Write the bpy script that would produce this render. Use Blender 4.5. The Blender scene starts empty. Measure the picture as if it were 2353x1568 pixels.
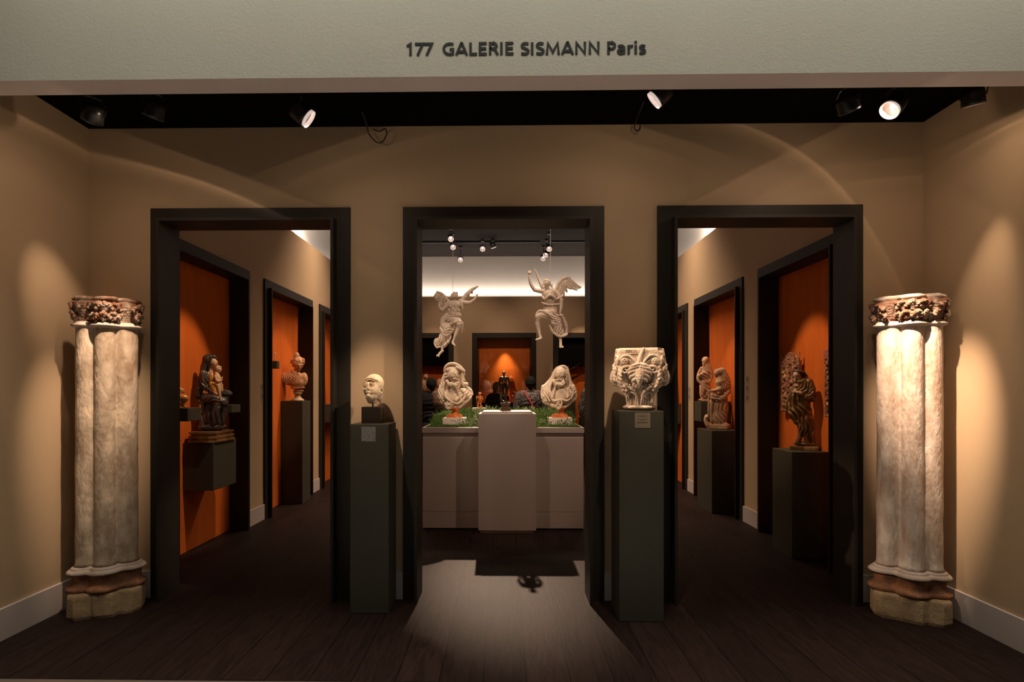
import bpy, bmesh, math, random
import numpy as np
from mathutils import Vector, Matrix, noise

# ------------------------------------------------------------------ camera, world, exposure
sc = bpy.context.scene
C = sc.collection
FPX, PX, PY, TH, H = 1300.0, 1136.0, 897.0, math.radians(1.0), 1.5
cam_d = bpy.data.cameras.new('camera'); cam = bpy.data.objects.new('camera', cam_d); C.objects.link(cam)
cam.location = (0, 0, H); cam.rotation_euler = (math.pi/2, 0, TH)
cam_d.sensor_fit = 'HORIZONTAL'; cam_d.sensor_width = 36.0
cam_d.lens = FPX/2353*36.0
cam_d.shift_x = (1176.5-PX)/2353; cam_d.shift_y = (PY-784)/2353
cam_d.clip_start = 0.05; cam_d.clip_end = 60
sc.camera = cam
sc.view_settings.view_transform = 'Standard'; sc.view_settings.look = 'None'
sc.view_settings.exposure = 0.0; sc.view_settings.gamma = 1.0
sc.view_settings.use_curve_mapping = False
try:
    sc.cycles.use_denoising = True
    sc.cycles.max_bounces = 8; sc.cycles.diffuse_bounces = 5; sc.cycles.glossy_bounces = 4
    sc.cycles.sample_clamp_indirect = 4.0
    sc.cycles.caustics_reflective = False; sc.cycles.caustics_refractive = False
except Exception: pass
W = bpy.data.worlds.new('world'); sc.world = W; W.use_nodes = True
W.node_tree.nodes['Background'].inputs[0].default_value = (0.9, 0.85, 0.75, 1)
W.node_tree.nodes['Background'].inputs[1].default_value = 0.006

WARM = (1.0, 0.70, 0.49); WARMER = (1.0, 0.67, 0.43); COOL = (0.99, 1.0, 0.82); NEUT = (1.0, 0.84, 0.70)
def spot(name, loc, aim, watts, deg, blend=0.3, color=WARM, r=0.02):
    d = bpy.data.lights.new(name, 'SPOT'); d.energy = watts; d.color = color
    d.spot_size = math.radians(deg); d.spot_blend = blend; d.shadow_soft_size = r
    o = bpy.data.objects.new(name, d); C.objects.link(o); o.location = loc
    o.rotation_euler = (Vector(aim)-Vector(loc)).to_track_quat('-Z', 'Y').to_euler()
    return o
def area(name, loc, aim, watts, sx, sy, color=NEUT, spread=180):
    d = bpy.data.lights.new(name, 'AREA'); d.shape = 'RECTANGLE'; d.size = sx; d.size_y = sy
    d.energy = watts; d.color = color; d.spread = math.radians(spread)
    o = bpy.data.objects.new(name, d); C.objects.link(o); o.location = loc
    o.rotation_euler = (Vector(aim)-Vector(loc)).to_track_quat('-Z', 'Y').to_euler()
    return o
# aisle ceiling lamps outside the stand, as one area: light the fascia from above
area('aisle_lamp_light', (0.6, 2.30, 4.5), (0.6, 2.9, 3.5), 30, 6.5, 0.3, COOL, 160)
area('aisle_floor_fill', (0.0, 1.7, 6.0), (0.0, 1.6, 0.0), 75, 6.0, 1.2, NEUT, 55)  # added fill on the aisle carpet; its bounce brightens the soffit
# LED strips in the cove on top of the gallery walls (light only; the strips are built below)
area('cove_strip_light', (-0.02, 12.84, 3.66), (-0.02, 12.90, 5.0), 26, 5.6, 0.05, NEUT)
area('cove_strip_light', (-2.93, 8.4, 3.66), (-2.99, 8.4, 5.0), 110, 0.05, 8.2, NEUT)
area('cove_strip_light', (2.88, 8.4, 3.66), (2.94, 8.4, 5.0), 110, 0.05, 8.2, NEUT)
# (fixture loc, aim, watts, cone, blend) - the track spots seen under the fascia
FRONT_SPOTS = [
    ((-2.42, 3.28, 3.08), (-2.98, 3.74, 2.1), 55, 30, 1.0),
    ((-2.04, 3.25, 3.085), (-2.68, 3.72, 1.62), 340, 27, 1.0),
    ((-1.12, 3.20, 3.05), (0.86, 3.72, 1.62), 300, 16, 1.0),
    ((0.865, 3.25, 3.165), (-0.91, 3.86, 1.66), 280, 14, 1.0),
    ((1.97, 3.26, 3.09), (2.70, 3.70, 1.66), 760, 26, 1.0),
    ((2.20, 3.26, 3.10), (1.20, 3.00, 2.0), 5, 60, 0.3),
    ((2.68, 3.28, 3.13), (2.95, 3.58, 1.9), 70, 30, 1.0),
]
# extra spots added at these lamps, with no fixture of their own: (lamp index, aim, watts, cone)
EXTRA_BEAMS = [(2, (-0.91, 3.86, 1.62), 120, 26), (3, (0.86, 3.76, 1.68), 150, 24)]
# the wide spill of the same lamps with the faint bright rim their reflectors throw: (lamp index, direction, watts, rim angle, rim height)
SPILL = [(1, (-.38, .12, -1), 11, 78, .50), (0, (-.3, .1, -1), 5, 74, .0), (2, (.3, .35, -.9), 9.5, 80, .06), (3, (-.3, .4, -1), 9.5, 80, .03), (5, (-.53, .555, -.65), 9, 60.7, .55), (4, (.5, .2, -1), 12, 75, .0), (6, (.1, .1, -1), 4, 78, .25)]
def spill(name, loc, dr, watts, half, rim):
    o = spot(name, loc, Vector(loc)+Vector(dr), watts, 176, 0.0, WARM, 0.012); d = o.data; d.use_nodes = True; nt = d.node_tree; L = nt.links.new
    em = [n for n in nt.nodes if n.type == 'EMISSION'][0]
    g = nt.nodes.new('ShaderNodeNewGeometry'); dt = nt.nodes.new('ShaderNodeVectorMath'); dt.operation = 'DOT_PRODUCT'
    ax = Vector(dr).normalized(); dt.inputs[1].default_value = (-ax.x, -ax.y, -ax.z); L(g.outputs['Incoming'], dt.inputs[0])
    ab = nt.nodes.new('ShaderNodeMath'); ab.operation = 'ABSOLUTE'; L(dt.outputs['Value'], ab.inputs[0])
    r = nt.nodes.new('ShaderNodeValToRGB'); L(ab.outputs[0], r.inputs[0]); e = r.color_ramp.elements; r.color_ramp.interpolation = 'EASE'
    c0 = math.cos(math.radians(half)); V_ = lambda v: (v, v, v, 1)
    e[0].position = max(c0-.05, 0); e[0].color = V_(.20); e[1].position = 1; e[1].color = V_(1.0)
    for p, v in ((c0-.012, .22), (c0+.004, .26+rim), (c0+.035, .30+rim*.35), (c0+.09, .30), (min(c0+.4, .95), .55)):
        k = e.new(p); k.color = V_(v)
    L(r.outputs[0], em.inputs['Strength'])
    return o
def px_ray(px, py):
    u = (px-PX)/FPX; v = (PY-py)/FPX
    return Vector((-math.sin(TH)+u*math.cos(TH), math.cos(TH)+u*math.sin(TH), v))
def aty(px, py, y):
    d = px_ray(px, py); return Vector((0, 0, H))+d*(y/d.y)
def atx(px, py, x):
    d = px_ray(px, py); return Vector((0, 0, H))+d*(x/d.x)

# ------------------------------------------------------------------ materials
def mat(name, c1, c2=None, rough=0.6, scale=6.0, bump=0.0, bscale=40.0, metal=0.0, c3=None, stretch=(1, 1, 1), spec=0.5, coat=0.0, sheen=0.0, detail=6.0, lo=0.35, hi=0.65):
    m = bpy.data.materials.new(name); m.use_nodes = True
    nt = m.node_tree; b = nt.nodes['Principled BSDF']; L = nt.links.new
    b.inputs['Roughness'].default_value = rough; b.inputs['Metallic'].default_value = metal
    b.inputs['Specular IOR Level'].default_value = spec
    b.inputs['Coat Weight'].default_value = coat
    if sheen: b.inputs['Sheen Weight'].default_value = sheen
    b.inputs['Base Color'].default_value = (*c1, 1)
    tc = nt.nodes.new('ShaderNodeTexCoord'); mp = nt.nodes.new('ShaderNodeMapping')
    mp.inputs['Scale'].default_value = stretch; L(tc.outputs['Object'], mp.inputs['Vector'])
    if c2 is not None:
        n = nt.nodes.new('ShaderNodeTexNoise'); n.inputs['Scale'].default_value = scale; n.inputs['Detail'].default_value = detail
        n.inputs['Roughness'].default_value = 0.6
        L(mp.outputs[0], n.inputs['Vector'])
        r = nt.nodes.new('ShaderNodeValToRGB'); e = r.color_ramp.elements
        e[0].position = lo; e[0].color = (*c1, 1); e[1].position = hi; e[1].color = (*c2, 1)
        if c3 is not None:
            k = e.new((lo+hi)/2+0.06); k.color = (*c3, 1)
        L(n.outputs['Fac'], r.inputs[0]); L(r.outputs[0], b.inputs['Base Color'])
    if bump:
        n2 = nt.nodes.new('ShaderNodeTexNoise'); n2.inputs['Scale'].default_value = bscale; n2.inputs['Detail'].default_value = 5
        L(mp.outputs[0], n2.inputs['Vector'])
        bp = nt.nodes.new('ShaderNodeBump'); bp.inputs['Strength'].default_value = bump; bp.inputs['Distance'].default_value = 0.01
        L(n2.outputs['Fac'], bp.inputs['Height']); L(bp.outputs[0], b.inputs['Normal'])
    return m
def emat(name, col, st):
    m = bpy.data.materials.new(name); m.use_nodes = True; nt = m.node_tree
    b = nt.nodes['Principled BSDF']; b.inputs['Base Color'].default_value = (*col, 1)
    b.inputs['Emission Color'].default_value = (*col, 1); b.inputs['Emission Strength'].default_value = st
    return m
M = {}
M['wall'] = mat('beige_paint', (0.47, 0.345, 0.215), (0.49, 0.36, 0.225), 0.62, 1.5, 0.03, 160, spec=0.35)
M['fascia'] = mat('textured_fascia_paint', (0.61, 0.57, 0.50), (0.63, 0.59, 0.52), 0.8, 2.0, 0.16, 90, spec=0.2)
M['soffit'] = mat('soffit_paint', (0.82, 0.72, 0.68), None, 0.7)
M['base'] = mat('baseboard_paint', (0.52, 0.46, 0.43), (0.54, 0.48, 0.45), 0.45, 2.0)
M['frame'] = mat('dark_green_grey_paint', (0.021, 0.018, 0.013), (0.024, 0.020, 0.015), 0.55, 3.0, 0.02, 90, spec=0.3)
M['plinth'] = mat('olive_grey_paint', (0.052, 0.048, 0.034), (0.057, 0.053, 0.037), 0.55, 2.0, spec=0.3)
M['orange'] = mat('orange_fabric', (0.62, 0.135, 0.018), (0.70, 0.165, 0.024), 0.85, 3.0, 0.15, 220, spec=0.15, stretch=(3, 3, 0.6))
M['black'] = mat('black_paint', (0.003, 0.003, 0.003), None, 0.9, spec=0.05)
M['dceil'] = mat('dark_ceiling_fabric', (0.020, 0.0155, 0.0135), (0.024, 0.0185, 0.016), 0.85, 5.0, 0.1, 80, spec=0.2)
M['band'] = mat('pale_stretched_ceiling', (0.62, 0.575, 0.53), (0.66, 0.61, 0.56), 0.75, 1.2, 0.05, 30, spec=0.2)
M['white'] = mat('off_white_lacquer', (0.52, 0.44, 0.40), (0.54, 0.46, 0.42), 0.42, 2.0)
M['whiteblock'] = mat('white_block_paint', (0.72, 0.62, 0.56), None, 0.5)
M['carpet'] = mat('aisle_carpet', (0.40, 0.39, 0.37), (0.50, 0.49, 0.47), 0.95, 40, 0.4, 200)
M['trimmetal'] = mat('floor_trim_metal', (0.35, 0.32, 0.29), None, 0.35, metal=0.8)
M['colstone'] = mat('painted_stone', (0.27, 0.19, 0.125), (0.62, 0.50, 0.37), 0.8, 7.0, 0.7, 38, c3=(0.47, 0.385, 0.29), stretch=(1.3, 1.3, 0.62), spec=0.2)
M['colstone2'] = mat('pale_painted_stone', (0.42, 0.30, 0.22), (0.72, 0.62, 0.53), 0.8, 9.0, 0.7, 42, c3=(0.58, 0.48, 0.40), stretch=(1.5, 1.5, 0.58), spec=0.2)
M['capstone'] = mat('weathered_capital_stone', (0.15, 0.055, 0.028), (0.42, 0.33, 0.25), 0.85, 14.0, 0.6, 60, c3=(0.25, 0.17, 0.12), spec=0.15)
M['mouldstone'] = mat('grey_pink_stone', (0.40, 0.31, 0.25), (0.55, 0.46, 0.39), 0.8, 10.0, 0.4, 60, spec=0.2)
M['rustone'] = mat('reddish_stone', (0.11, 0.055, 0.032), (0.42, 0.18, 0.085), 0.85, 9.0, 0.5, 60, c3=(0.25, 0.12, 0.065), spec=0.15)
M['footstone'] = mat('tan_stone', (0.27, 0.185, 0.10), (0.46, 0.335, 0.195), 0.85, 9.0, 0.45, 60, spec=0.15)
M['marble'] = mat('aged_white_marble', (0.62, 0.50, 0.38), (0.80, 0.70, 0.58), 0.5, 9.0, 0.25, 60, c3=(0.74, 0.63, 0.50), spec=0.4)
M['wood_white'] = mat('whitewashed_carved_wood', (0.66, 0.55, 0.46), (0.80, 0.71, 0.62), 0.55, 12.0, 0.2, 70, spec=0.35)
M['headstone'] = mat('cream_limestone', (0.55, 0.40, 0.25), (0.80, 0.66, 0.47), 0.75, 9.0, 0.45, 60, c3=(0.74, 0.60, 0.42), spec=0.2)
M['capital'] = mat('carved_limestone', (0.42, 0.31, 0.22), (0.76, 0.63, 0.50), 0.8, 10.0, 0.45, 70, c3=(0.66, 0.53, 0.41), spec=0.2)
M['terra'] = mat('terracotta', (0.50, 0.24, 0.12), (0.70, 0.40, 0.23), 0.7, 10.0, 0.3, 60, spec=0.25)
M['orangemarble'] = mat('orange_marble', (0.42, 0.11, 0.03), (0.72, 0.26, 0.09), 0.3, 26.0, c3=(0.58, 0.18, 0.05), spec=0.5)
M['redterra'] = mat('glossy_red_terracotta', (0.50, 0.13, 0.035), (0.62, 0.20, 0.06), 0.3, 14.0, spec=0.6)
M['bronze'] = mat('dark_bronze', (0.045, 0.027, 0.017), (0.085, 0.05, 0.027), 0.24, 10.0, metal=0.85)
M['bronzebase'] = mat('dark_wood_base', (0.055, 0.032, 0.018), (0.10, 0.055, 0.028), 0.4, 20.0)
M['blackstone'] = mat('dark_brown_block', (0.016, 0.011, 0.009), (0.028, 0.018, 0.014), 0.4, 9.0)
M['darkrobe'] = mat('dark_patinated_wood', (0.030, 0.022, 0.020), (0.12, 0.088, 0.072), 0.34, 9.0, 0.15, 50, c3=(0.060, 0.044, 0.038), spec=0.6)
M['flesh'] = mat('painted_flesh_wood', (0.58, 0.36, 0.20), (0.66, 0.44, 0.28), 0.4, 9.0)
M['gold'] = mat('gilded_cloth', (0.42, 0.17, 0.03), (0.75, 0.42, 0.10), 0.38, 16.0, metal=0.25)
M['goldwood'] = mat('gilt_wood_moulding', (0.10, 0.045, 0.02), (0.36, 0.20, 0.07), 0.4, 12.0, metal=0.3)
M['putto'] = mat('honey_wood', (0.48, 0.17, 0.04), (0.68, 0.30, 0.09), 0.25, 8.0, spec=0.6)
M['monk'] = mat('brown_gilt_wood', (0.12, 0.058, 0.02), (0.52, 0.30, 0.11), 0.34, 8.0, 0.1, 50, c3=(0.20, 0.105, 0.034), metal=0.15, spec=0.6)
M['hairwood'] = mat('dark_brown_hair_wood', (0.05, 0.022, 0.010), (0.12, 0.055, 0.022), 0.5, 20.0)
M['saint'] = mat('pinkish_limestone', (0.56, 0.34, 0.21), (0.78, 0.53, 0.36), 0.7, 10.0, 0.3, 60, spec=0.25)
M['saint2'] = mat('buff_limestone', (0.44, 0.29, 0.19), (0.68, 0.50, 0.34), 0.75, 10.0, 0.35, 60, c3=(0.60, 0.43, 0.28), spec=0.2)
M['polychrome'] = mat('polychrome_relief_paint', (0.16, 0.07, 0.04), (0.72, 0.46, 0.20), 0.45, 38.0, 0.2, 60, c3=(0.32, 0.13, 0.075), metal=0.1, detail=2.0)
M['darkrelief'] = mat('dark_relief_paint', (0.05, 0.055, 0.065), (0.28, 0.16, 0.09), 0.45, 34.0, 0.2, 60, detail=2.0)
M['redpaint'] = mat('faded_red_paint', (0.30, 0.07, 0.05), (0.42, 0.15, 0.11), 0.5, 30.0)
M['lampblack'] = mat('black_lamp_metal', (0.010, 0.010, 0.010), None, 0.32, spec=0.5)
M['reflector'] = mat('lamp_reflector', (0.80, 0.72, 0.68), None, 0.35, metal=0.4)
M['ring'] = mat('pinkish_lamp_ring', (0.62, 0.46, 0.38), None, 0.45)
M['bulb'] = emat('lamp_glow', (1.0, 0.86, 0.76), 2.6)
M['ringglow'] = emat('lamp_diffuser', (1.0, 0.80, 0.72), 0.55)
M['led'] = emat('led_strip', (1.0, 0.90, 0.80), 8.0)
M['ink'] = mat('black_lettering', (0.012, 0.014, 0.014), None, 0.45)
M['silver'] = mat('silver_label_foil', (0.12, 0.12, 0.12), (0.42, 0.41, 0.40), 0.45, 160.0, metal=0.5, lo=0.42, hi=0.58)
M['card'] = mat('beige_label_card', (0.20, 0.165, 0.115), None, 0.55)
M['wallcard'] = mat('wall_label_card', (0.36, 0.29, 0.20), None, 0.6)
M['print'] = mat('grey_print', (0.11, 0.085, 0.06), None, 0.6)
M['steel'] = mat('pale_cord', (0.75, 0.68, 0.62), None, 0.6)
M['turf'] = mat('dark_moss_turf', (0.015, 0.032, 0.006), (0.035, 0.075, 0.012), 0.9, 60, 0.5, 120)
M['grass'] = mat('grass_green', (0.045, 0.105, 0.014), (0.11, 0.20, 0.035), 0.6, 30, spec=0.3)
M['leaf'] = mat('grey_green_leaf', (0.10, 0.16, 0.06), (0.22, 0.27, 0.13), 0.5, 30, spec=0.3)
M['jacket'] = mat('black_wool', (0.006, 0.006, 0.008), None, 0.9, spec=0.1)
M['skin'] = mat('skin', (0.36, 0.17, 0.10), (0.42, 0.21, 0.13), 0.5, 12)
M['hairdark'] = mat('black_hair', (0.003, 0.0025, 0.002), (0.006, 0.0045, 0.004), 0.9, 40, 0.5, 90, spec=0.1)
M['hairbrown'] = mat('brown_hair', (0.035, 0.020, 0.010), (0.085, 0.050, 0.025), 0.5, 40, 0.4, 90, stretch=(1, 1, .2))
M['speckle'] = mat('black_speckled_fabric', (0.006, 0.005, 0.006), (0.30, 0.22, 0.17), 0.8, 75, detail=1.0, lo=0.60, hi=0.66)
M['fur'] = mat('brown_fur', (0.020, 0.010, 0.004), (0.09, 0.045, 0.014), 0.8, 20, 0.5, 60)
M['redstrap'] = mat('red_strap', (0.36, 0.010, 0.012), None, 0.5)
M['zebra'] = mat('black_white_streaked_marble', (0.015, 0.015, 0.018), (0.50, 0.47, 0.44), 0.3, 9, stretch=(1, 1, 3), lo=0.46, hi=0.56)
M['bluecloth'] = mat('blue_grey_robe_paint', (0.06, 0.065, 0.075), (0.34, 0.33, 0.32), 0.4, 9)
def glass_mat():
    m = bpy.data.materials.new('vitrine_glass'); m.use_nodes = True; nt = m.node_tree
    for n in list(nt.nodes):
        if n.type != 'OUTPUT_MATERIAL': nt.nodes.remove(n)
    out = [n for n in nt.nodes if n.type == 'OUTPUT_MATERIAL'][0]
    t = nt.nodes.new('ShaderNodeBsdfTransparent'); g = nt.nodes.new('ShaderNodeBsdfGlossy')
    g.inputs['Roughness'].default_value = 0.02
    mx = nt.nodes.new('ShaderNodeMixShader'); fr = nt.nodes.new('ShaderNodeFresnel'); fr.inputs['IOR'].default_value = 1.45
    nt.links.new(fr.outputs[0], mx.inputs[0]); nt.links.new(t.outputs[0], mx.inputs[1]); nt.links.new(g.outputs[0], mx.inputs[2])
    nt.links.new(mx.outputs[0], out.inputs[0]); return m
M['glass'] = glass_mat()
def floor_mat():
    m = bpy.data.materials.new('dark_oak_planks'); m.use_nodes = True; nt = m.node_tree; L = nt.links.new
    b = nt.nodes['Principled BSDF']; tc = nt.nodes.new('ShaderNodeTexCoord')
    mp = nt.nodes.new('ShaderNodeMapping'); mp.inputs['Rotation'].default_value = (0, 0, math.pi/2); mp.inputs['Location'].default_value = (0.3, 0.11, 0)
    L(tc.outputs['Object'], mp.inputs['Vector'])
    br = nt.nodes.new('ShaderNodeTexBrick'); br.inputs['Scale'].default_value = 1.0
    br.inputs['Brick Width'].default_value = 1.9; br.inputs['Row Height'].default_value = 0.226
    br.inputs['Mortar Size'].default_value = 0.0032; br.inputs['Mortar Smooth'].default_value = 0.4; br.offset = 0.37
    br.inputs['Color1'].default_value = (0.0155, 0.0080, 0.0062, 1); br.inputs['Color2'].default_value = (0.025, 0.0132, 0.0105, 1)
    br.inputs['Mortar'].default_value = (0.002, 0.001, 0.0008, 1); L(mp.outputs[0], br.inputs['Vector'])
    m2 = nt.nodes.new('ShaderNodeMapping'); m2.inputs['Scale'].default_value = (7.0, 0.9, 1); L(tc.outputs['Object'], m2.inputs['Vector'])
    n = nt.nodes.new('ShaderNodeTexNoise'); n.inputs['Scale'].default_value = 4.0; n.inputs['Detail'].default_value = 8; n.inputs['Distortion'].default_value = 1.6
    L(m2.outputs[0], n.inputs['Vector'])
    r = nt.nodes.new('ShaderNodeValToRGB'); e = r.color_ramp.elements
    e[0].position = 0.36; e[0].color = (0.42, 0.38, 0.36, 1); e[1].position = 0.60; e[1].color = (1, 1, 1, 1); L(n.outputs['Fac'], r.inputs[0])
    mx = nt.nodes.new('ShaderNodeMix'); mx.data_type = 'RGBA'; mx.blend_type = 'MULTIPLY'; mx.inputs[0].default_value = 0.8
    L(br.outputs['Color'], mx.inputs[6]); L(r.outputs[0], mx.inputs[7]); L(mx.outputs[2], b.inputs['Base Color'])
    b.inputs['Roughness'].default_value = 0.6; b.inputs['Specular IOR Level'].default_value = 0.12
    bp = nt.nodes.new('ShaderNodeBump'); bp.inputs['Strength'].default_value = 0.25; bp.inputs['Distance'].default_value = 0.004
    L(n.outputs['Fac'], bp.inputs['Height']); L(bp.outputs[0], b.inputs['Normal'])
    return m
M['floor'] = floor_mat()

# ------------------------------------------------------------------ mesh helpers
def link(name, me, m=None, parent=None, loc=(0, 0, 0), smooth=False):
    o = bpy.data.objects.new(name, me); C.objects.link(o)
    if m is not None: me.materials.append(M[m] if isinstance(m, str) else m)
    o.location = loc
    if parent is not None: o.parent = parent
    if smooth:
        me.polygons.foreach_set('use_smooth', [True]*len(me.polygons))
    return o
def bobj(name, bm, m, parent=None, loc=(0, 0, 0), smooth=False):
    bmesh.ops.recalc_face_normals(bm, faces=bm.faces[:])
    me = bpy.data.meshes.new(name); bm.to_mesh(me); bm.free()
    return link(name, me, m, parent, loc, smooth)
def tag(o, label, cat, group=None):
    o['label'] = label; o['category'] = cat
    if group: o['group'] = group
    return o
def struct(o, kind='structure'):
    o['kind'] = kind; return o
def empty(name, loc, label, cat, group=None):
    o = bpy.data.objects.new(name, None); C.objects.link(o); o.location = loc
    o.empty_display_size = 0.1
    return tag(o, label, cat, group)
def box(bm, x0, x1, y0, y1, z0, z1, bev=0.0):
    r = bmesh.ops.create_cube(bm, size=1.0)
    vs = r['verts']
    for v in vs:
        v.co = Vector((x0+(v.co.x+.5)*(x1-x0), y0+(v.co.y+.5)*(y1-y0), z0+(v.co.z+.5)*(z1-z0)))
    if bev:
        es = list({e for v in vs for e in v.link_edges})
        bmesh.ops.bevel(bm, geom=es, offset=bev, segments=2, affect='EDGES', profile=0.5)
def boxobj(name, x0, x1, y0, y1, z0, z1, m, parent=None, bev=0.0):
    bm = bmesh.new(); box(bm, x0, x1, y0, y1, z0, z1, bev); return bobj(name, bm, m, parent)
def extrude_poly(bm, pts, f0, f1):
    """pts: 2-D outline; f0, f1 map (u, w) to the two end planes"""
    a = [bm.verts.new(f0(*p)) for p in pts]; b = [bm.verts.new(f1(*p)) for p in pts]
    n = len(pts)
    bm.faces.new(a); bm.faces.new(b[::-1])
    for i in range(n): bm.faces.new((a[i], a[(i+1) % n], b[(i+1) % n], b[i]))
def tube(bm, pts, r, seg=8, cap=True):
    pts = [Vector(p) for p in pts]; rings = []
    rs = r if isinstance(r, (list, tuple)) else [r]*len(pts)
    up = Vector((0, 0, 1))
    for i, p in enumerate(pts):
        t = (pts[min(i+1, len(pts)-1)]-pts[max(i-1, 0)]).normalized()
        a = t.cross(up) if abs(t.dot(up)) < 0.95 else t.cross(Vector((1, 0, 0)))
        a.normalize(); b = t.cross(a)
        rings.append([bm.verts.new(p+(a*math.cos(2*math.pi*k/seg)+b*math.sin(2*math.pi*k/seg))*rs[i]) for k in range(seg)])
    for i in range(len(rings)-1):
        for k in range(seg):
            bm.faces.new((rings[i][k], rings[i][(k+1) % seg], rings[i+1][(k+1) % seg], rings[i+1][k]))
    if cap: bm.faces.new(rings[0][::-1]); bm.faces.new(rings[-1])
def lathe(bm, prof, seg=32, mtx=None, sx=1, sy=1, cap=True):
    rings = []
    for (r, z) in prof:
        ring = []
        for k in range(seg):
            a = 2*math.pi*k/seg; v = Vector((max(r, 1e-4)*math.cos(a)*sx, max(r, 1e-4)*math.sin(a)*sy, z))
            ring.append(bm.verts.new(mtx @ v if mtx else v))
        rings.append(ring)
    for i in range(len(rings)-1):
        for k in range(seg):
            bm.faces.new((rings[i][k], rings[i][(k+1) % seg], rings[i+1][(k+1) % seg], rings[i+1][k]))
    if cap: bm.faces.new(rings[0][::-1]); bm.faces.new(rings[-1])

# ------------------------------------------------------------------ sculpting: distance fields meshed with surface nets
def surface_nets(F, org, h):
    S = F < 0
    c = np.zeros(tuple(s-1 for s in F.shape), np.uint8)
    for i in (0, 1):
        for j in (0, 1):
            for k in (0, 1):
                c += S[i:S.shape[0]-1+i, j:S.shape[1]-1+j, k:S.shape[2]-1+k]
    act = (c > 0) & (c < 8)
    idx = -np.ones(act.shape, np.int64); ii = np.argwhere(act); idx[act] = np.arange(len(ii))
    acc = np.zeros((len(ii), 3)); cnt = np.zeros(len(ii))
    I, J, K = ii.T
    cor = [(0, 0, 0), (1, 0, 0), (0, 1, 0), (1, 1, 0), (0, 0, 1), (1, 0, 1), (0, 1, 1), (1, 1, 1)]
    vals = [F[I+a, J+b, K+d] for a, b, d in cor]
    for e0 in range(8):
        for ax in range(3):
            if cor[e0][ax]: continue
            o2 = list(cor[e0]); o2[ax] = 1; e1 = cor.index(tuple(o2))
            v0, v1 = vals[e0], vals[e1]; m = (v0 < 0) != (v1 < 0)
            t = np.where(m, v0/np.where(m, v0-v1, 1), 0)
            for q in range(3):
                acc[:, q] += np.where(m, cor[e0][q]+(t if q == ax else 0), 0)
            cnt += m
    V = (ii+acc/np.maximum(cnt, 1)[:, None])*h+np.array(org)
    faces = []
    for ax in range(3):
        a1, a2 = [q for q in range(3) if q != ax]
        sl0 = [slice(None)]*3; sl1 = [slice(None)]*3
        sl0[ax] = slice(0, -1); sl1[ax] = slice(1, None)
        A, B = S[tuple(sl0)], S[tuple(sl1)]
        P = np.argwhere(A != B)
        P = P[(P[:, a1] > 0) & (P[:, a2] > 0) & (P[:, a1] < F.shape[a1]-1) & (P[:, a2] < F.shape[a2]-1)]
        if not len(P): continue
        flip = A[tuple(P.T)]
        def g(d1, d2):
            Q = P.copy(); Q[:, a1] -= d1; Q[:, a2] -= d2; return idx[tuple(Q.T)]
        q = np.stack([g(0, 0), g(1, 0), g(1, 1), g(0, 1)], 1)
        if ax == 1: flip = ~flip
        q[flip] = q[flip][:, ::-1]
        faces.append(q)
    return V, (np.concatenate(faces) if faces else np.zeros((0, 4), int))
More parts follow.
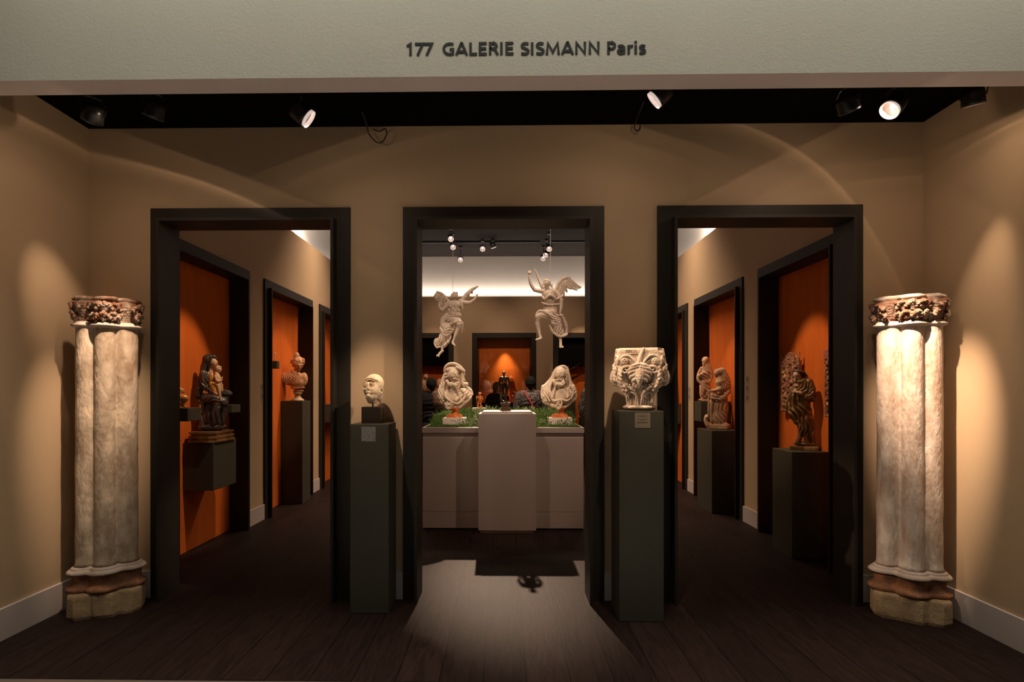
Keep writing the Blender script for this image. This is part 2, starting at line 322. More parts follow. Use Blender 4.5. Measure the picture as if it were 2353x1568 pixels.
class Fig:
    """a carved figure: ops are given in drawing units (x right, y down, d toward the front) and turned into metres"""
    def __init__(s, ox, oy, scl, dist, res=0.9):
        s.ox, s.oy, s.scl, s.D = ox, oy, scl, dist; s.m = dist/FPX/scl; s.kx = 1.0
        s.res = res*scl; s.ops = []
    def c(s, k, *pts, sub=False):
        pts = [tuple(p) for p in pts]
        if len(pts) > 2:   # round the path
            A = np.array(pts, float); A = np.vstack([2*A[0]-A[1], A, 2*A[-1]-A[-2]]); out = []
            for i in range(1, len(A)-2):
                for t in (0, 1/3, 2/3):
                    p0, p1, p2, p3 = A[i-1:i+3]
                    out.append(0.5*((2*p1)+(p2-p0)*t+(2*p0-5*p1+4*p2-p3)*t*t+(3*p1-p0-3*p2+p3)*t**3))
            out.append(A[-2]); pts = [(*o[:3], max(o[3], .5)) for o in out]
        s.ops.append(('c', k, pts, sub)); return s
    def e(s, k, x, y, d, rx, ry, rd, a=0, sub=False): s.ops.append(('e', k, (x, y, d, rx, ry, rd, a), sub)); return s
    def b(s, k, x, y, d, hx, hy, hd, rr=2, a=0, yaw=0, sub=False): s.ops.append(('b', k, (x, y, d, hx, hy, hd, rr, a, yaw), sub)); return s
    def folds(s, x, y, d, rx, ry, rd, ang, wl, amp, warp=1.0): s.ops.append(('f', 0, (x, y, d, rx, ry, rd, ang, wl, amp, warp), False)); return s
    def rough(s, amp, wl): s.ops.append(('n', 0, (amp, wl), False)); return s
    def build(s, cx, cy):
        lo = [1e9]*3; hi = [-1e9]*3
        def bb(op):
            t, k, p, _ = op
            if t == 'c':
                a = np.array(p); r = a[:, 3:4]; return (a[:, :3]-r).min(0)-k*.5, (a[:, :3]+r).max(0)+k*.5
            if t in 'eb':
                R = np.array(p[3:6]); q = max(R[0], R[1]) if p[6 if t == 'e' else 7] else 0
                ext = np.array([max(R[0], q), max(R[1], q), R[2]]) if not (t == 'b' and p[8]) else np.array([max(R[0], R[2])*1.4, R[1], max(R[0], R[2])*1.4])
                c0 = np.array(p[:3]); return c0-ext-k*.5, c0+ext+k*.5
            if t == 'f':
                c0 = np.array(p[:3]); R = np.array(p[3:6]); return c0-R, c0+R
        for op in s.ops:
            if op[3] or op[0] in 'fn': continue
            l, h_ = bb(op); lo = np.minimum(lo, l); hi = np.maximum(hi, h_)
        h = s.res; lo = np.array(lo)-3*h; hi = np.array(hi)+3*h
        n = np.ceil((hi-lo)/h).astype(int)+1
        ax = [(lo[q]+np.arange(n[q])*h).astype(np.float32) for q in range(3)]
        F = np.full(tuple(n), 50*h, np.float32)
        for op in s.ops:
            t, k, p, sub = op
            if t == 'n':
                amp, wl = p; w = 2*math.pi/wl
                X, Y, Z = ax[0][:, None, None], ax[1][None, :, None], ax[2][None, None, :]
                F += (amp*np.sin(w*X+1.7*np.sin(w*.7*Y+1)+2)*np.sin(w*1.1*Y+1.9*np.sin(w*.8*Z))*np.sin(w*.9*Z+1.5*np.sin(w*.9*X+.5))).astype(np.float32)
                continue
            l, h_ = bb(op); pad = k+4*h if t != 'f' else 0
            sl = []
            for q in range(3):
                i0 = max(0, int((l[q]-pad-lo[q])/h)); i1 = min(n[q], int((h_[q]+pad-lo[q])/h)+2); sl.append(slice(i0, max(i1, i0)))
            sl = tuple(sl)
            X, Y, Z = ax[0][sl[0]][:, None, None], ax[1][sl[1]][None, :, None], ax[2][sl[2]][None, None, :]
            if X.size == 0 or Y.size == 0 or Z.size == 0: continue
            if t == 'c':
                D = None
                if len(p) == 1: p = [p[0], (p[0][0]+.01, p[0][1], p[0][2], p[0][3])]
                for a, b in zip(p[:-1], p[1:]):
                    ba = np.array(b[:3], float)-a[:3]; L2 = max(float(ba@ba), 1e-6)
                    x, y, z = X-a[0], Y-a[1], Z-a[2]
                    tt = np.clip((x*ba[0]+y*ba[1]+z*ba[2])/L2, 0, 1)
                    d = np.sqrt((x-tt*ba[0])**2+(y-tt*ba[1])**2+(z-tt*ba[2])**2)-(a[3]+tt*(b[3]-a[3]))
                    D = d if D is None else np.minimum(D, d)
            elif t == 'e':
                x, y, z = X-p[0], Y-p[1], Z-p[2]; a = math.radians(p[6])
                if a: x, y = x*math.cos(a)+y*math.sin(a), -x*math.sin(a)+y*math.cos(a)
                k0 = np.sqrt((x/p[3])**2+(y/p[4])**2+(z/p[5])**2)+1e-6
                k1 = np.sqrt((x/p[3]**2)**2+(y/p[4]**2)**2+(z/p[5]**2)**2)+1e-9
                D = k0*(k0-1)/k1
            elif t == 'b':
                x, y, z = X-p[0], Y-p[1], Z-p[2]; a = math.radians(p[7]); yw = math.radians(p[8]); rr = p[6]
                if a: x, y = x*math.cos(a)+y*math.sin(a), -x*math.sin(a)+y*math.cos(a)
                if yw: x, z = x*math.cos(yw)+z*math.sin(yw), -x*math.sin(yw)+z*math.cos(yw)
                qx, qy, qz = np.abs(x)-p[3]+rr, np.abs(y)-p[4]+rr, np.abs(z)-p[5]+rr
                D = np.sqrt(np.maximum(qx, 0)**2+np.maximum(qy, 0)**2+np.maximum(qz, 0)**2)+np.minimum(np.maximum(np.maximum(qx, qy), qz), 0)-rr
            elif t == 'f':
                x, y, z = (X-p[0])/p[3], (Y-p[1])/p[4], (Z-p[2])/p[5]
                m = np.clip(1-(x*x+y*y+z*z), 0, 1)**.7; a = math.radians(p[6]); w = 2*math.pi/p[7]
                u = X*math.cos(a)+Y*math.sin(a); v = -X*math.sin(a)+Y*math.cos(a)
                ph = w*(u+p[9]*p[7]*.35*np.sin(v*w*.22+Z*w*.15))+Z*w*.35
                F[sl] += (-p[8]*m*(1-np.abs(np.sin(ph*.5))*2+.27)).astype(np.float32)
                continue
            A = F[sl]; D = D.astype(np.float32)
            if sub:
                D = -D
                if k > 0:
                    hh = np.clip(.5-.5*(A-D)/k, 0, 1); F[sl] = A*(1-hh)+D*hh+k*hh*(1-hh)
                else: F[sl] = np.maximum(A, D)
            else:
                if k > 0:
                    hh = np.clip(.5+.5*(A-D)/k, 0, 1); F[sl] = A*(1-hh)+D*hh-k*hh*(1-hh)
                else: F[sl] = np.minimum(A, D)
        V, Fc = surface_nets(F, lo, h)
        P = np.stack([(V[:, 0]-cx)*s.m*s.kx, -V[:, 2]*s.m, (cy-V[:, 1])*s.m], 1)
        me = bpy.data.meshes.new('fig'); me.vertices.add(len(P)); me.vertices.foreach_set('co', P.astype(np.float32).ravel())
        me.loops.add(Fc.size); me.loops.foreach_set('vertex_index', Fc.ravel().astype(np.int32))
        me.polygons.add(len(Fc)); me.polygons.foreach_set('loop_start', np.arange(0, Fc.size, 4, dtype=np.int32))
        me.polygons.foreach_set('loop_total', np.full(len(Fc), 4, np.int32))
        me.update(calc_edges=True); me.validate()
        bm = bmesh.new(); bm.from_mesh(me); bmesh.ops.recalc_face_normals(bm, faces=bm.faces[:]); bm.to_mesh(me); bm.free()
        return me
def figpart(name, fig, m, parent, anchor, dy=0.0):
    if parent is not None: fig.kx = KX.get(parent.name, 1.0)
    me = fig.build(*anchor); me.name = name
    return link(name, me, m, parent, (0, dy, 0), True)
def anchor_world(fig, cx, cy):
    return aty(fig.ox+cx/fig.scl, fig.oy+cy/fig.scl, fig.D)

# ------------------------------------------------------------------ the room
WY = 4.06            # front face of the entrance wall
XL, XR = -3.02, 2.97 # side walls of the entrance
GL, GR = -2.80, 2.745  # side walls of the gallery
ZC = 3.40
def wall_with_openings(name, u0, u1, z1, opens, f0, f1, m):
    """opens: (a, b, top) door openings from the floor; one connected shell on a cell grid"""
    us = sorted({u0, u1, *[q for o in opens for q in o[:2]]}); zs = [0, opens[0][2], z1]
    nu, nz = len(us)-1, 2
    full = [[not (j == 0 and any(a <= (us[i]+us[i+1])/2 <= b for a, b, _ in opens)) for j in range(nz)] for i in range(nu)]
    bm = bmesh.new(); V = {}
    def v(i, j, s):
        if (i, j, s) not in V: V[i, j, s] = bm.verts.new((f0 if s == 0 else f1)(us[i], zs[j]))
        return V[i, j, s]
    for i in range(nu):
        for j in range(nz):
            if not full[i][j]: continue
            for s in (0, 1): bm.faces.new([v(i, j, s), v(i+1, j, s), v(i+1, j+1, s), v(i, j+1, s)])
            for (di, dj, p, q) in ((-1, 0, (i, j), (i, j+1)), (1, 0, (i+1, j), (i+1, j+1)), (0, -1, (i, j), (i+1, j)), (0, 1, (i, j+1), (i+1, j+1))):
                if 0 <= i+di < nu and 0 <= j+dj < nz and full[i+di][j+dj]: continue
                bm.faces.new([v(*p, 0), v(*q, 0), v(*q, 1), v(*p, 1)])
    return struct(bobj(name, bm, m))
def frame(name, a, b, top, fn, prot, back, bw=0.095, lw=0.02, parent=None):
    """door surround: flat board on the wall and a box liner that stands proud. fn(u, n, z) -> point, n toward the viewer"""
    root = bpy.data.objects.new(name, None); C.objects.link(root); root['kind'] = 'structure'
    def U(p0, p1, t, w, n0, n1):
        pts = [(p0, 0), (p0, t), (p1, t), (p1, 0), (p1-w, 0), (p1-w, t-w), (p0+w, t-w), (p0+w, 0)]
        bm = bmesh.new(); A = [bm.verts.new(fn(u, n0, z)) for u, z in pts]; B = [bm.verts.new(fn(u, n1, z)) for u, z in pts]
        for q in ((0, 1, 6, 7), (1, 2, 5, 6), (2, 3, 4, 5)):
            bm.faces.new([A[i] for i in q]); bm.faces.new([B[i] for i in q])
        for i in range(8): bm.faces.new((A[i], A[(i+1) % 8], B[(i+1) % 8], B[i]))
        return bm
    struct(bobj('architrave', U(a, b, top, bw, 0.0, 0.022), 'frame', root))
    struct(bobj('liner', U(a+bw, b-bw, top-bw, lw, prot, -back), 'frame', root))
    return root
FD = [(-2.553, -1.106), (-0.726, 0.712), (1.090, 2.533)]
ZT = 2.812; BW = 0.095
struct(boxobj('floor', -3.4, 3.4, 2.887, 13.2, -0.08, 0.0, 'floor'))
wall_with_openings('wall_front', XL-.1, XR+.1, 4.62, [(a+BW, b-BW, ZT-BW) for a, b in FD], lambda u, z: (u, WY, z), lambda u, z: (u, WY+.12, z), 'wall')
for i, (a, b) in enumerate(FD):
    frame(f'door_{i+1}', a, b, ZT, lambda u, n, z: (u, WY-n, z), 0.11, 0.145)
struct(boxobj('wall_left', XL-.08, XL, 2.9, WY, 0, 3.6, 'wall'))
struct(boxobj('wall_right', XR, XR+.08, 2.9, WY, 0, 3.6, 'wall'))
struct(boxobj('ceiling', XL, XR, 3.03, WY, ZC, ZC+.05, 'black'))
# fascia across the stand: textured face, smooth underside
fb = boxobj('wall_fascia', -3.6, 3.6, 2.885, 3.03, 3.103, 4.6, 'fascia'); struct(fb)
fb.data.materials.append(M['soffit'])
for p in fb.data.polygons:
    if p.normal.z < -0.9: p.material_index = 1
# baseboards of the entrance
def bboard(name, x0, x1, y0, y1, h=0.19):
    return struct(boxobj(name, x0, x1, y0, y1, 0, h, 'base'))
bboard('baseboard_left', XL, XL+.018, 2.93, WY)
bboard('baseboard_right', XR-.018, XR, 2.93, WY)
for i, (a, b) in enumerate([(XL+.018, FD[0][0]), (FD[0][1], FD[1][0]), (FD[1][1], FD[2][0]), (FD[2][1], XR-.018)]):
    bboard(f'baseboard_front_{i+1}', a, b, WY-.018, WY)
# the aisle in front of the stand
struct(boxobj('floor_aisle', -5, 5, -3.0, 2.857, -0.09, -0.006, 'carpet'))
struct(boxobj('trim_1', -3.2, 3.2, 2.857, 2.887, -0.08, 0.003, 'trimmetal'))

# gallery behind
NA = [(4.62, 6.135), (6.53, 8.17), (8.49, 10.12), (10.46, 12.10)]
NB = [(-2.57, -1.135), (-0.722, 0.717), (1.092, 2.527)]
YB = 12.70; NT = 2.80
wall_with_openings('wall_left_gallery', WY+.12, YB, 3.60, [(a+BW, b-BW, NT-BW) for a, b in NA], lambda u, z: (GL, u, z), lambda u, z: (GL-.30, u, z), 'wall')
wall_with_openings('wall_right_gallery', WY+.12, YB, 3.60, [(a+BW, b-BW, NT-BW) for a, b in NA], lambda u, z: (GR, u, z), lambda u, z: (GR+.30, u, z), 'wall')
wall_with_openings('wall_back', GL-.30, GR+.30, 3.60, [(a+BW, b-BW, 2.785-BW) for a, b in NB], lambda u, z: (u, YB, z), lambda u, z: (u, YB+.27, z), 'wall')
struct(boxobj('wall_left_upper', GL-.38, GL-.28, WY+.12, 13.1, 3.60, 4.6, 'band'))
struct(boxobj('wall_right_upper', GR+.28, GR+.38, WY+.12, 13.1, 3.60, 4.6, 'band'))
struct(boxobj('wall_back_upper', GL-.3, GR+.3, 12.96, 13.06, 3.60, 4.6, 'band'))
struct(boxobj('ceiling_gallery', GL-.4, GR+.4, WY+.12, 13.1, 4.565, 4.65, 'dceil'))
NX = 0.15   # niche depth behind the wall face
for i, (a, b) in enumerate(NA):
    frame(f'trim_{10+i}', a, b, NT, lambda u, n, z: (GL+n, u, z), 0.06, NX)
    frame(f'trim_{20+i}', a, b, NT, lambda u, n, z: (GR-n, u, z), 0.06, NX)
    struct(boxobj(f'wall_niche_left_{i+1}', GL-NX-.03, GL-NX, a+.02, b-.02, 0, NT-.03, 'orange'))
    struct(boxobj(f'wall_niche_right_{i+1}', GR+NX, GR+NX+.03, a+.02, b-.02, 0, NT-.03, 'orange'))
for i, (a, b) in enumerate(NB):
    frame(f'trim_{30+i}', a, b, 2.785, lambda u, n, z: (u, YB-n, z), 0.06, 0.26)
    struct(boxobj(f'wall_niche_back_{i+1}', a+.05, b-.05, YB+.27, YB+.30, 0, 2.75, 'orange'))
    if i != 1: struct(boxobj(f'trim_{40+i}', a+BW+.02, b-BW-.02, YB+.05, YB+.268, 2.05, 2.67, 'black'))  # black panel standing in for the lintel's shade on the orange wall
ends = [WY+.12]+[q for p in NA for q in p]+[YB]
for i in range(0, len(ends), 2):
    bboard(f'baseboard_left_{i//2+1}', GL, GL+.016, ends[i], ends[i+1], 0.175)
    bboard(f'baseboard_right_{i//2+1}', GR-.016, GR, ends[i], ends[i+1], 0.175)
# LED strips lying on top of the walls
tag(boxobj('led_strip', GL+.1, GR-.1, YB+.10, YB+.14, 3.60, 3.615, 'led'), 'glowing white light strip lying along the top of the far wall', 'light strip')
tag(boxobj('led_strip', GL-.16, GL-.12, 4.3, 12.5, 3.60, 3.615, 'led'), 'glowing white light strip on top of the wall over the seated mother and child', 'light strip')
tag(boxobj('led_strip', GR+.12, GR+.16, 4.3, 12.5, 3.60, 3.615, 'led'), 'glowing white light strip on top of the wall over the brown robed monk', 'light strip')

# ------------------------------------------------------------------ sign lettering
def arc(cx, cy, rx, ry, a0, a1, n=14):
    return [(cx+rx*math.cos(math.radians(a0+(a1-a0)*i/n)), cy+ry*math.sin(math.radians(a0+(a1-a0)*i/n))) for i in range(n+1)]
GLY = { # strokes on a cap height of 1 (stroke centre lines); (advance width, strokes)
    '1': (0.56, [[(0.10, .74), (0.33, .925), (0.33, .0)]]),
    '7': (0.56, [[(0.03, .92), (0.53, .92), (0.20, 0)]]),
    'G': (0.78, [arc(.47, .5, .37, .425, 55, 282, 26)+[(0.66, .11), (0.66, .47), (0.46, .47)]]),
    'A': (0.78, [[(0.07, 0), (0.37, .95), (0.41, .95), (0.71, 0)], [(0.18, .27), (0.60, .27)]]),
    'L': (0.56, [[(0.14, 1), (0.14, .075), (0.54, .075)]]),
    'E': (0.60, [[(0.55, .925), (0.14, .925), (0.14, .075), (0.56, .075)], [(0.14, .51), (0.52, .51)]]),
    'R': (0.67, [[(0.14, 0), (0.14, .925), (0.33, .925)]+arc(.33, .71, .20, .215, 90, -90, 10)+[(0.14, .495)], [(0.33, .49), (0.44, .40), (0.60, 0)]]),
    'I': (0.30, [[(0.14, 0), (0.14, 1)]]),
    'S': (0.57, [[(0.51, .885)]+arc(.31, .72, .195, .205, 62, 205, 12)+[(0.22, .565), (0.40, .45)]+arc(.30, .28, .20, .205, 35, -110, 12)+[(0.07, .125)]]),
    'M': (0.95, [[(0.12, 0), (0.18, .92), (0.475, .18), (0.77, .92), (0.83, 0)]]),
    'N': (0.79, [[(0.13, 0), (0.13, .94), (0.64, .06), (0.64, 1)]]),
    'P': (0.64, [[(0.14, 0), (0.14, .925), (0.33, .925)]+arc(.33, .68, .21, .245, 90, -90, 10)+[(0.14, .435)]]),
    'a': (0.59, [[(0.08, .60)]+arc(.26, .50, .19, .175, 105, 0, 10)+[(0.45, 0)], [(0.45, .41)]+arc(.25, .21, .17, .145, 100, 290, 12)+[(0.45, .17)]]),
    'r': (0.42, [[(0.13, 0), (0.13, .72)], [(0.13, .42), (0.20, .58), (0.31, .64), (0.41, .63)]]),
    'i': (0.29, [[(0.13, 0), (0.13, .72)], [(0.13, .88), (0.13, 1.04)]]),
    's': (0.47, [[(0.41, .61)]+arc(.25, .52, .145, .14, 62, 205, 10)+[(0.19, .41), (0.33, .34)]+arc(.24, .21, .155, .145, 35, -110, 10)+[(0.05, .10)]]),
}
def lettering(txt, x0, x1, z0, cap, y, off, name, label):
    adv = []; x = 0
    for ch in txt:
        adv.append(x); x += 0.30 if ch == ' ' else GLY[ch][0]+.02
    k = (x1-x0)/(x-.06)
    root = empty(name, (x0, y, z0), label, 'sign lettering')
    w = off; z0 = 0.0
    for ch, ax in zip(txt, adv):
        if ch == ' ': continue
        bm = bmesh.new()
        for si, st in enumerate(GLY[ch][1]):
            fy = -.0016-.0003*si
            P = [Vector(((ax+px_)*k, py_*cap)) for px_, py_ in st]; Lf = []; Rt = []
            for i, p in enumerate(P):
                d0 = (P[i]-P[i-1]).normalized() if i else (P[1]-P[0]).normalized()
                d1 = (P[i+1]-P[i]).normalized() if i < len(P)-1 else d0
                n0 = Vector((-d0.y, d0.x)); n1 = Vector((-d1.y, d1.x)); n = (n0+n1)
                n = n0 if n.length < .2 else n.normalized()
                s_ = min(1/max(n.dot(n0), .35), 1.9); Lf.append(p+n*w/2*s_); Rt.append(p-n*w/2*s_)
            for i in range(len(P)-1):
                q = [Lf[i], Lf[i+1], Rt[i+1], Rt[i]]
                a4 = [bm.verts.new((v.x, 0, z0+v.y)) for v in q]; b4 = [bm.verts.new((v.x, fy, z0+v.y)) for v in q]
                bm.faces.new(b4)
                for j in range(4): bm.faces.new((a4[j], a4[(j+1) % 4], b4[(j+1) % 4], b4[j]))
        o = bobj('letter' if ch.isalpha() else 'digit', bm, 'ink', root)
    return root
pA = aty(931.5, 128, 2.885); pB = aty(992, 127.5, 2.885); pC = aty(1016, 126, 2.885); pD = aty(1483, 124, 2.885)
zb = pC.z; cap = 28.6/FPX*2.885
SW = 0.0127
lettering('177', pA.x, pB.x, pA.z, cap, 2.884, SW, 'sign_lettering', 'black stand number 177 on the pale fascia')
lettering('GALERIE', pC.x, aty(1180, 0, 2.885).x, aty(1100, 126.5, 2.885).z, cap, 2.884, SW, 'sign_lettering', 'black word GALERIE on the pale fascia')
lettering('SISMANN', aty(1195, 0, 2.885).x, aty(1379, 0, 2.885).x, aty(1280, 125.6, 2.885).z, cap, 2.884, SW, 'sign_lettering', 'black word SISMANN on the pale fascia')
lettering('Paris', aty(1393, 0, 2.885).x, pD.x, aty(1440, 124.6, 2.885).z, cap, 2.884, SW, 'sign_lettering', 'black word Paris ending the line on the pale fascia')

# ------------------------------------------------------------------ lamps
def lamp(loc, aim, size, label, group, face='bulb', ring=True, L=1.7, top=None, light=None, wide=False):
    """track spotlight: adapter, stem, yoke, housing, trim ring, reflector, bulb"""
    loc = Vector(loc); d = (Vector(aim)-loc).normalized()
    root = empty('track_spotlight', loc, label, 'spotlight', group)
    q = d.to_track_quat('Z', 'Y').to_matrix().to_4x4(); s = size
    bm = bmesh.new()
    lathe(bm, [(0.55*s, -L*s), (0.9*s, -L*s*.92), (1.0*s, -L*s*.6), (1.02*s, -0.25*s), (1.05*s, 0.0), (0.95*s, 0.0), (0.8*s, -0.5*s), (0.3*s, -0.8*s)], 24, q)
    bobj('housing', bm, 'lampblack', root, smooth=True)
    bm = bmesh.new()
    lathe(bm, [(0.93*s, 0.0), (0.97*s, 0.30*s if ring else .04*s), (0.90*s, 0.30*s if ring else .04*s), (0.84*s, 0.0), (0.80*s, -.05*s)], 28, q, cap=False)
    rg = bobj('trim_ring', bm, 'ringglow' if ring else 'reflector', root, smooth=True)
    bm = bmesh.new(); lathe(bm, [(0.84*s, -.02*s), (0.72*s, -.20*s), (0.5*s, -.36*s), (0.2*s, -.45*s), (0.01*s, -.46*s)], 24, q, cap=False); bobj('reflector', bm, 'reflector', root, smooth=True)
    bm = bmesh.new(); lathe(bm, [(0.05*s, -.42*s), (0.20*s, -.40*s), (0.26*s, -.30*s), (0.2*s, -.2*s), (0.05*s, -.16*s)], 16, q); bobj('bulb', bm, face, root, smooth=True)
    if top is None: top = ZC
    bm = bmesh.new()
    up = Vector((0, 0, 1)); side = d.cross(up).normalized() if abs(d.z) < .99 else Vector((1, 0, 0))
    c0 = d*(-L*s*.45)
    hz = top-loc.z
    pts = [c0+side*1.05*s, c0+side*1.2*s+up*.9*s, c0+side*.7*s+up*1.7*s, c0+up*1.75*s, c0-side*.7*s+up*1.7*s, c0-side*1.2*s+up*.9*s, c0-side*1.05*s]
    tube(bm, pts, 0.07*s, 6); bobj('yoke', bm, 'lampblack', root)
    if hz > 1.75*s+c0.z:
        bm = bmesh.new(); tube(bm, [c0+up*1.7*s, Vector((c0.x, c0.y, hz-.02))], 0.12*s, 8); box(bm, c0.x-.5*s, c0.x+.5*s, c0.y-.9*s, c0.y+.9*s, hz-.035, hz-.001)
        bobj('track_adapter', bm, 'lampblack', root)
    return root
fl = ['black spotlight nearest the corner above the left stone column', 'black spotlight above the left stone column, second from its corner',
      'black spotlight with glowing ring above the ancient head', 'black spotlight with glowing ring above the carved capital',
      'black spotlight left of the bright round lamp near the right corner', 'black spotlight with bright ringed reflector towards the right corner',
      'black spotlight over the right side wall, last before the edge']
for (loc, aim, w, cone, bl), lb in zip(FRONT_SPOTS, fl):
    lamp(loc, aim, 0.055, lb, 'track spotlights under the fascia', ring='ring' in lb)
    d = (Vector(aim)-Vector(loc)).normalized()
    spot('front_spot_light', Vector(loc)+d*0.03, aim, w, cone, bl, WARM, 0.022)
for i, aim, w, cone in EXTRA_BEAMS:
    l0 = Vector(FRONT_SPOTS[i][0]); spot('front_spot_light', l0+(Vector(FRONT_SPOTS[i][1])-l0).normalized()*.035, aim, w, cone, 1.0, WARM, 0.02)
for i, dr, w, half, rim in SPILL:
    l0 = Vector(FRONT_SPOTS[i][0]); a0 = (Vector(FRONT_SPOTS[i][1])-l0).normalized()
    spill('front_spill_light', l0+a0*0.035+Vector((0, 0, -.01)), dr, w, half, rim)
# gallery lamps that are seen through the middle door, with their lights
GS = [ # px, py, y, aim, ring, label
    (1036, 549, 10.6, (-0.3, 6.5, 0.9), 'black gallery spotlight with bright face, upper one over the left flying angel'),
    (1041, 568, 11.0, (-0.2, 7.0, 0.9), 'black gallery spotlight with bright face, just below the uppermost over the left angel'),
    (1058, 597, 12.0, (-0.7, 6.7, 1.4), 'black gallery spotlight in front of the pale band, lowest over the left angel'),
    (1109, 572, 11.5, (-0.1, 6.0, 0.5), 'black gallery spotlight hanging on the cross rail, the one with a bright dot'),
    (1134, 568, 11.5, (0.9, 12.7, 1.6), 'black gallery spotlight on the cross rail, turned away beside the bright dot one'),
    (1262, 572, 11.0, (0.9, 8.0, 1.0), 'black gallery spotlight over the right flying angel, topmost of its cluster'),
    (1254, 586, 11.5, (-0.5, 9.0, 1.0), 'black gallery spotlight over the right angel, middle of its cluster'),
    (1248, 594, 12.0, (0.3, 9.0, 1.0), 'black gallery spotlight over the right angel, lowest of its cluster')]
for i, (px, py, y, aim, lb) in enumerate(GS):
    lamp(aty(px, py, y), aim, 0.056, lb, 'gallery spotlights', ring=True, L=2.0, top=4.565)
# rails
def rail(name, a, b, label, m='lampblack'):
    bm = bmesh.new(); a = Vector(a); b = Vector(b)
    box(bm, min(a.x, b.x)-.017, max(a.x, b.x)+.017, min(a.y, b.y)-.017, max(a.y, b.y)+.017, a.z-.03, a.z)
    o = bobj(name, bm, m); tag(o, label, 'lighting track', 'gallery lighting tracks'); return o
ry = 11.64
rail('lighting_track', (aty(930, 562, ry).x, ry, 4.564), (aty(1238, 562, ry).x, ry, 4.564), 'long black lighting rail across the dark gallery ceiling, over the left angel')
rail('lighting_track', (aty(1269, 562, ry).x, ry, 4.564), (aty(1395, 562, ry).x, ry, 4.564), 'short black lighting rail across the dark gallery ceiling, beside the right angel wires')
# cables under the black ceiling
def cable(pts, r, label, n=10):
    P = [Vector(p) for p in pts]; out = []
    for i in range(len(P)-1):
        p0, p1, p2, p3 = P[max(i-1, 0)], P[i], P[i+1], P[min(i+2, len(P)-1)]
        for k in range(n):
            t = k/n; out.append(0.5*((2*p1)+(p2-p0)*t+(2*p0-5*p1+4*p2-p3)*t*t+(3*p1-p0-3*p2+p3)*t*t*t))
    out.append(P[-1]); bm = bmesh.new(); tube(bm, out, r, 6)
    return tag(bobj('lamp_cable', bm, 'lampblack', smooth=True), label, 'cable', 'lamp cables')
yc = 3.95
cable([aty(812, 215, 3.72), aty(822, 232, 3.8), aty(842, 285, 3.9), aty(848, 308, yc), aty(866, 327, yc), aty(880, 325, yc), aty(889, 306, yc), aty(884, 296, yc), aty(872, 302, yc), aty(857, 297, yc)], 0.0045, 'black cable with a drooping loop, hanging near the ceiling centre-left')
cable([aty(1484, 222, 3.72), aty(1468, 262, 3.8), aty(1458, 290, 3.9), aty(1459, 297, yc), aty(1464, 301, yc), aty(1470, 297, yc), aty(1471, 288, yc)], 0.0045, 'black cable with a tiny loop beside the capital spotlight')

# ------------------------------------------------------------------ lights of the gallery (unseen ceiling lamps, plus added fills)
spot('bronze_spot_light', (-0.35, 9.3, 4.35), (0.12, 4.75, 0.0), 3400, 20, 1.0, WARM, 0.03)
spot('angel_spot_light', (-0.75, 4.9, 4.40), (-0.55, 6.9, 2.3), 120, 40, 0.6, WARM, 0.03)
spot('angel_spot_light', (1.0, 4.9, 4.40), (0.60, 6.9, 2.3), 120, 40, 0.6, WARM, 0.03)
spot('bust_spot_light', (-1.3, 5.2, 4.40), (-0.58, 6.7, 1.4), 270, 24, 0.6, WARM, 0.03)
spot('bust_spot_light', (-0.2, 4.7, 4.40), (0.62, 6.7, 1.4), 290, 24, 0.6, WARM, 0.03)
spot('statue_spot_light', (0.6, 4.8, 4.40), (0.0, 6.3, 1.5), 140, 18, 0.5, NEUT, 0.03)
spot('turf_spot_light', (0.2, 6.4, 4.40), (0.0, 7.8, 1.1), 110, 50, 0.6, WARM, 0.03)
spot('counter_spot_light', (1.7, 4.7, 4.40), (-0.2, 6.1, 0.7), 160, 34, 0.5, WARM, 0.02)
spot('counter_spot_light', (-0.9, 4.7, 4.40), (0.45, 6.1, 0.7), 100, 30, 0.5, WARM, 0.02)
spot('gallery_wall_light', (-0.9, 10.0, 4.40), (-0.95, 12.7, 2.2), 110, 60, 0.8, WARM, 0.04)
spot('gallery_wall_light', (0.8, 10.0, 4.40), (0.9, 12.7, 2.2), 75, 60, 0.8, WARM, 0.04)
def niche(x, y, z, tx, ty, tz, w, deg, color=WARMER, blend=0.45):
    spot('niche_spot_light', (x, y, z), (tx, ty, tz), w, deg, blend, color, 0.025)
niche(-1.1, 4.75, 4.4, -2.85, 5.20, 1.42, 330, 21)
niche(-1.0, 6.2, 4.4, -2.85, 7.55, 1.55, 190, 20)
niche(-1.0, 8.2, 4.4, -2.85, 9.2, 1.50, 150, 26)
niche(1.0, 5.2, 4.4, 2.80, 5.35, 1.45, 330, 20)
niche(0.9, 6.3, 4.4, 2.75, 7.18, 1.45, 200, 21)
niche(1.0, 8.2, 4.4, 2.80, 9.0, 1.50, 140, 26)
niche(-1.3, 11.3, 4.4, -1.7, 12.9, 1.55, 60, 30)
spot('showcase_fill_light', (0.02, 12.765, 2.60), (0.03, 12.93, 1.50), 60, 62, 1.0, (1.0, .74, .46), 0.03)  # unseen lamp added inside the vitrine to strengthen its glow
niche(0.1, 10.4, 4.4, 0.05, 12.95, 1.50, 260, 16)
niche(1.7, 11.3, 4.4, 1.75, 12.9, 1.55, 150, 30)
area('side_wall_fill', (-2.15, 8.2, 4.45), (-2.85, 8.2, 1.8), 120, 0.1, 7.6, WARM, 95)  # added wash without fixtures, stands in for cove light on the side walls
area('side_wall_fill', (2.10, 8.2, 4.45), (2.80, 8.2, 1.8), 120, 0.1, 7.6, WARM, 95)

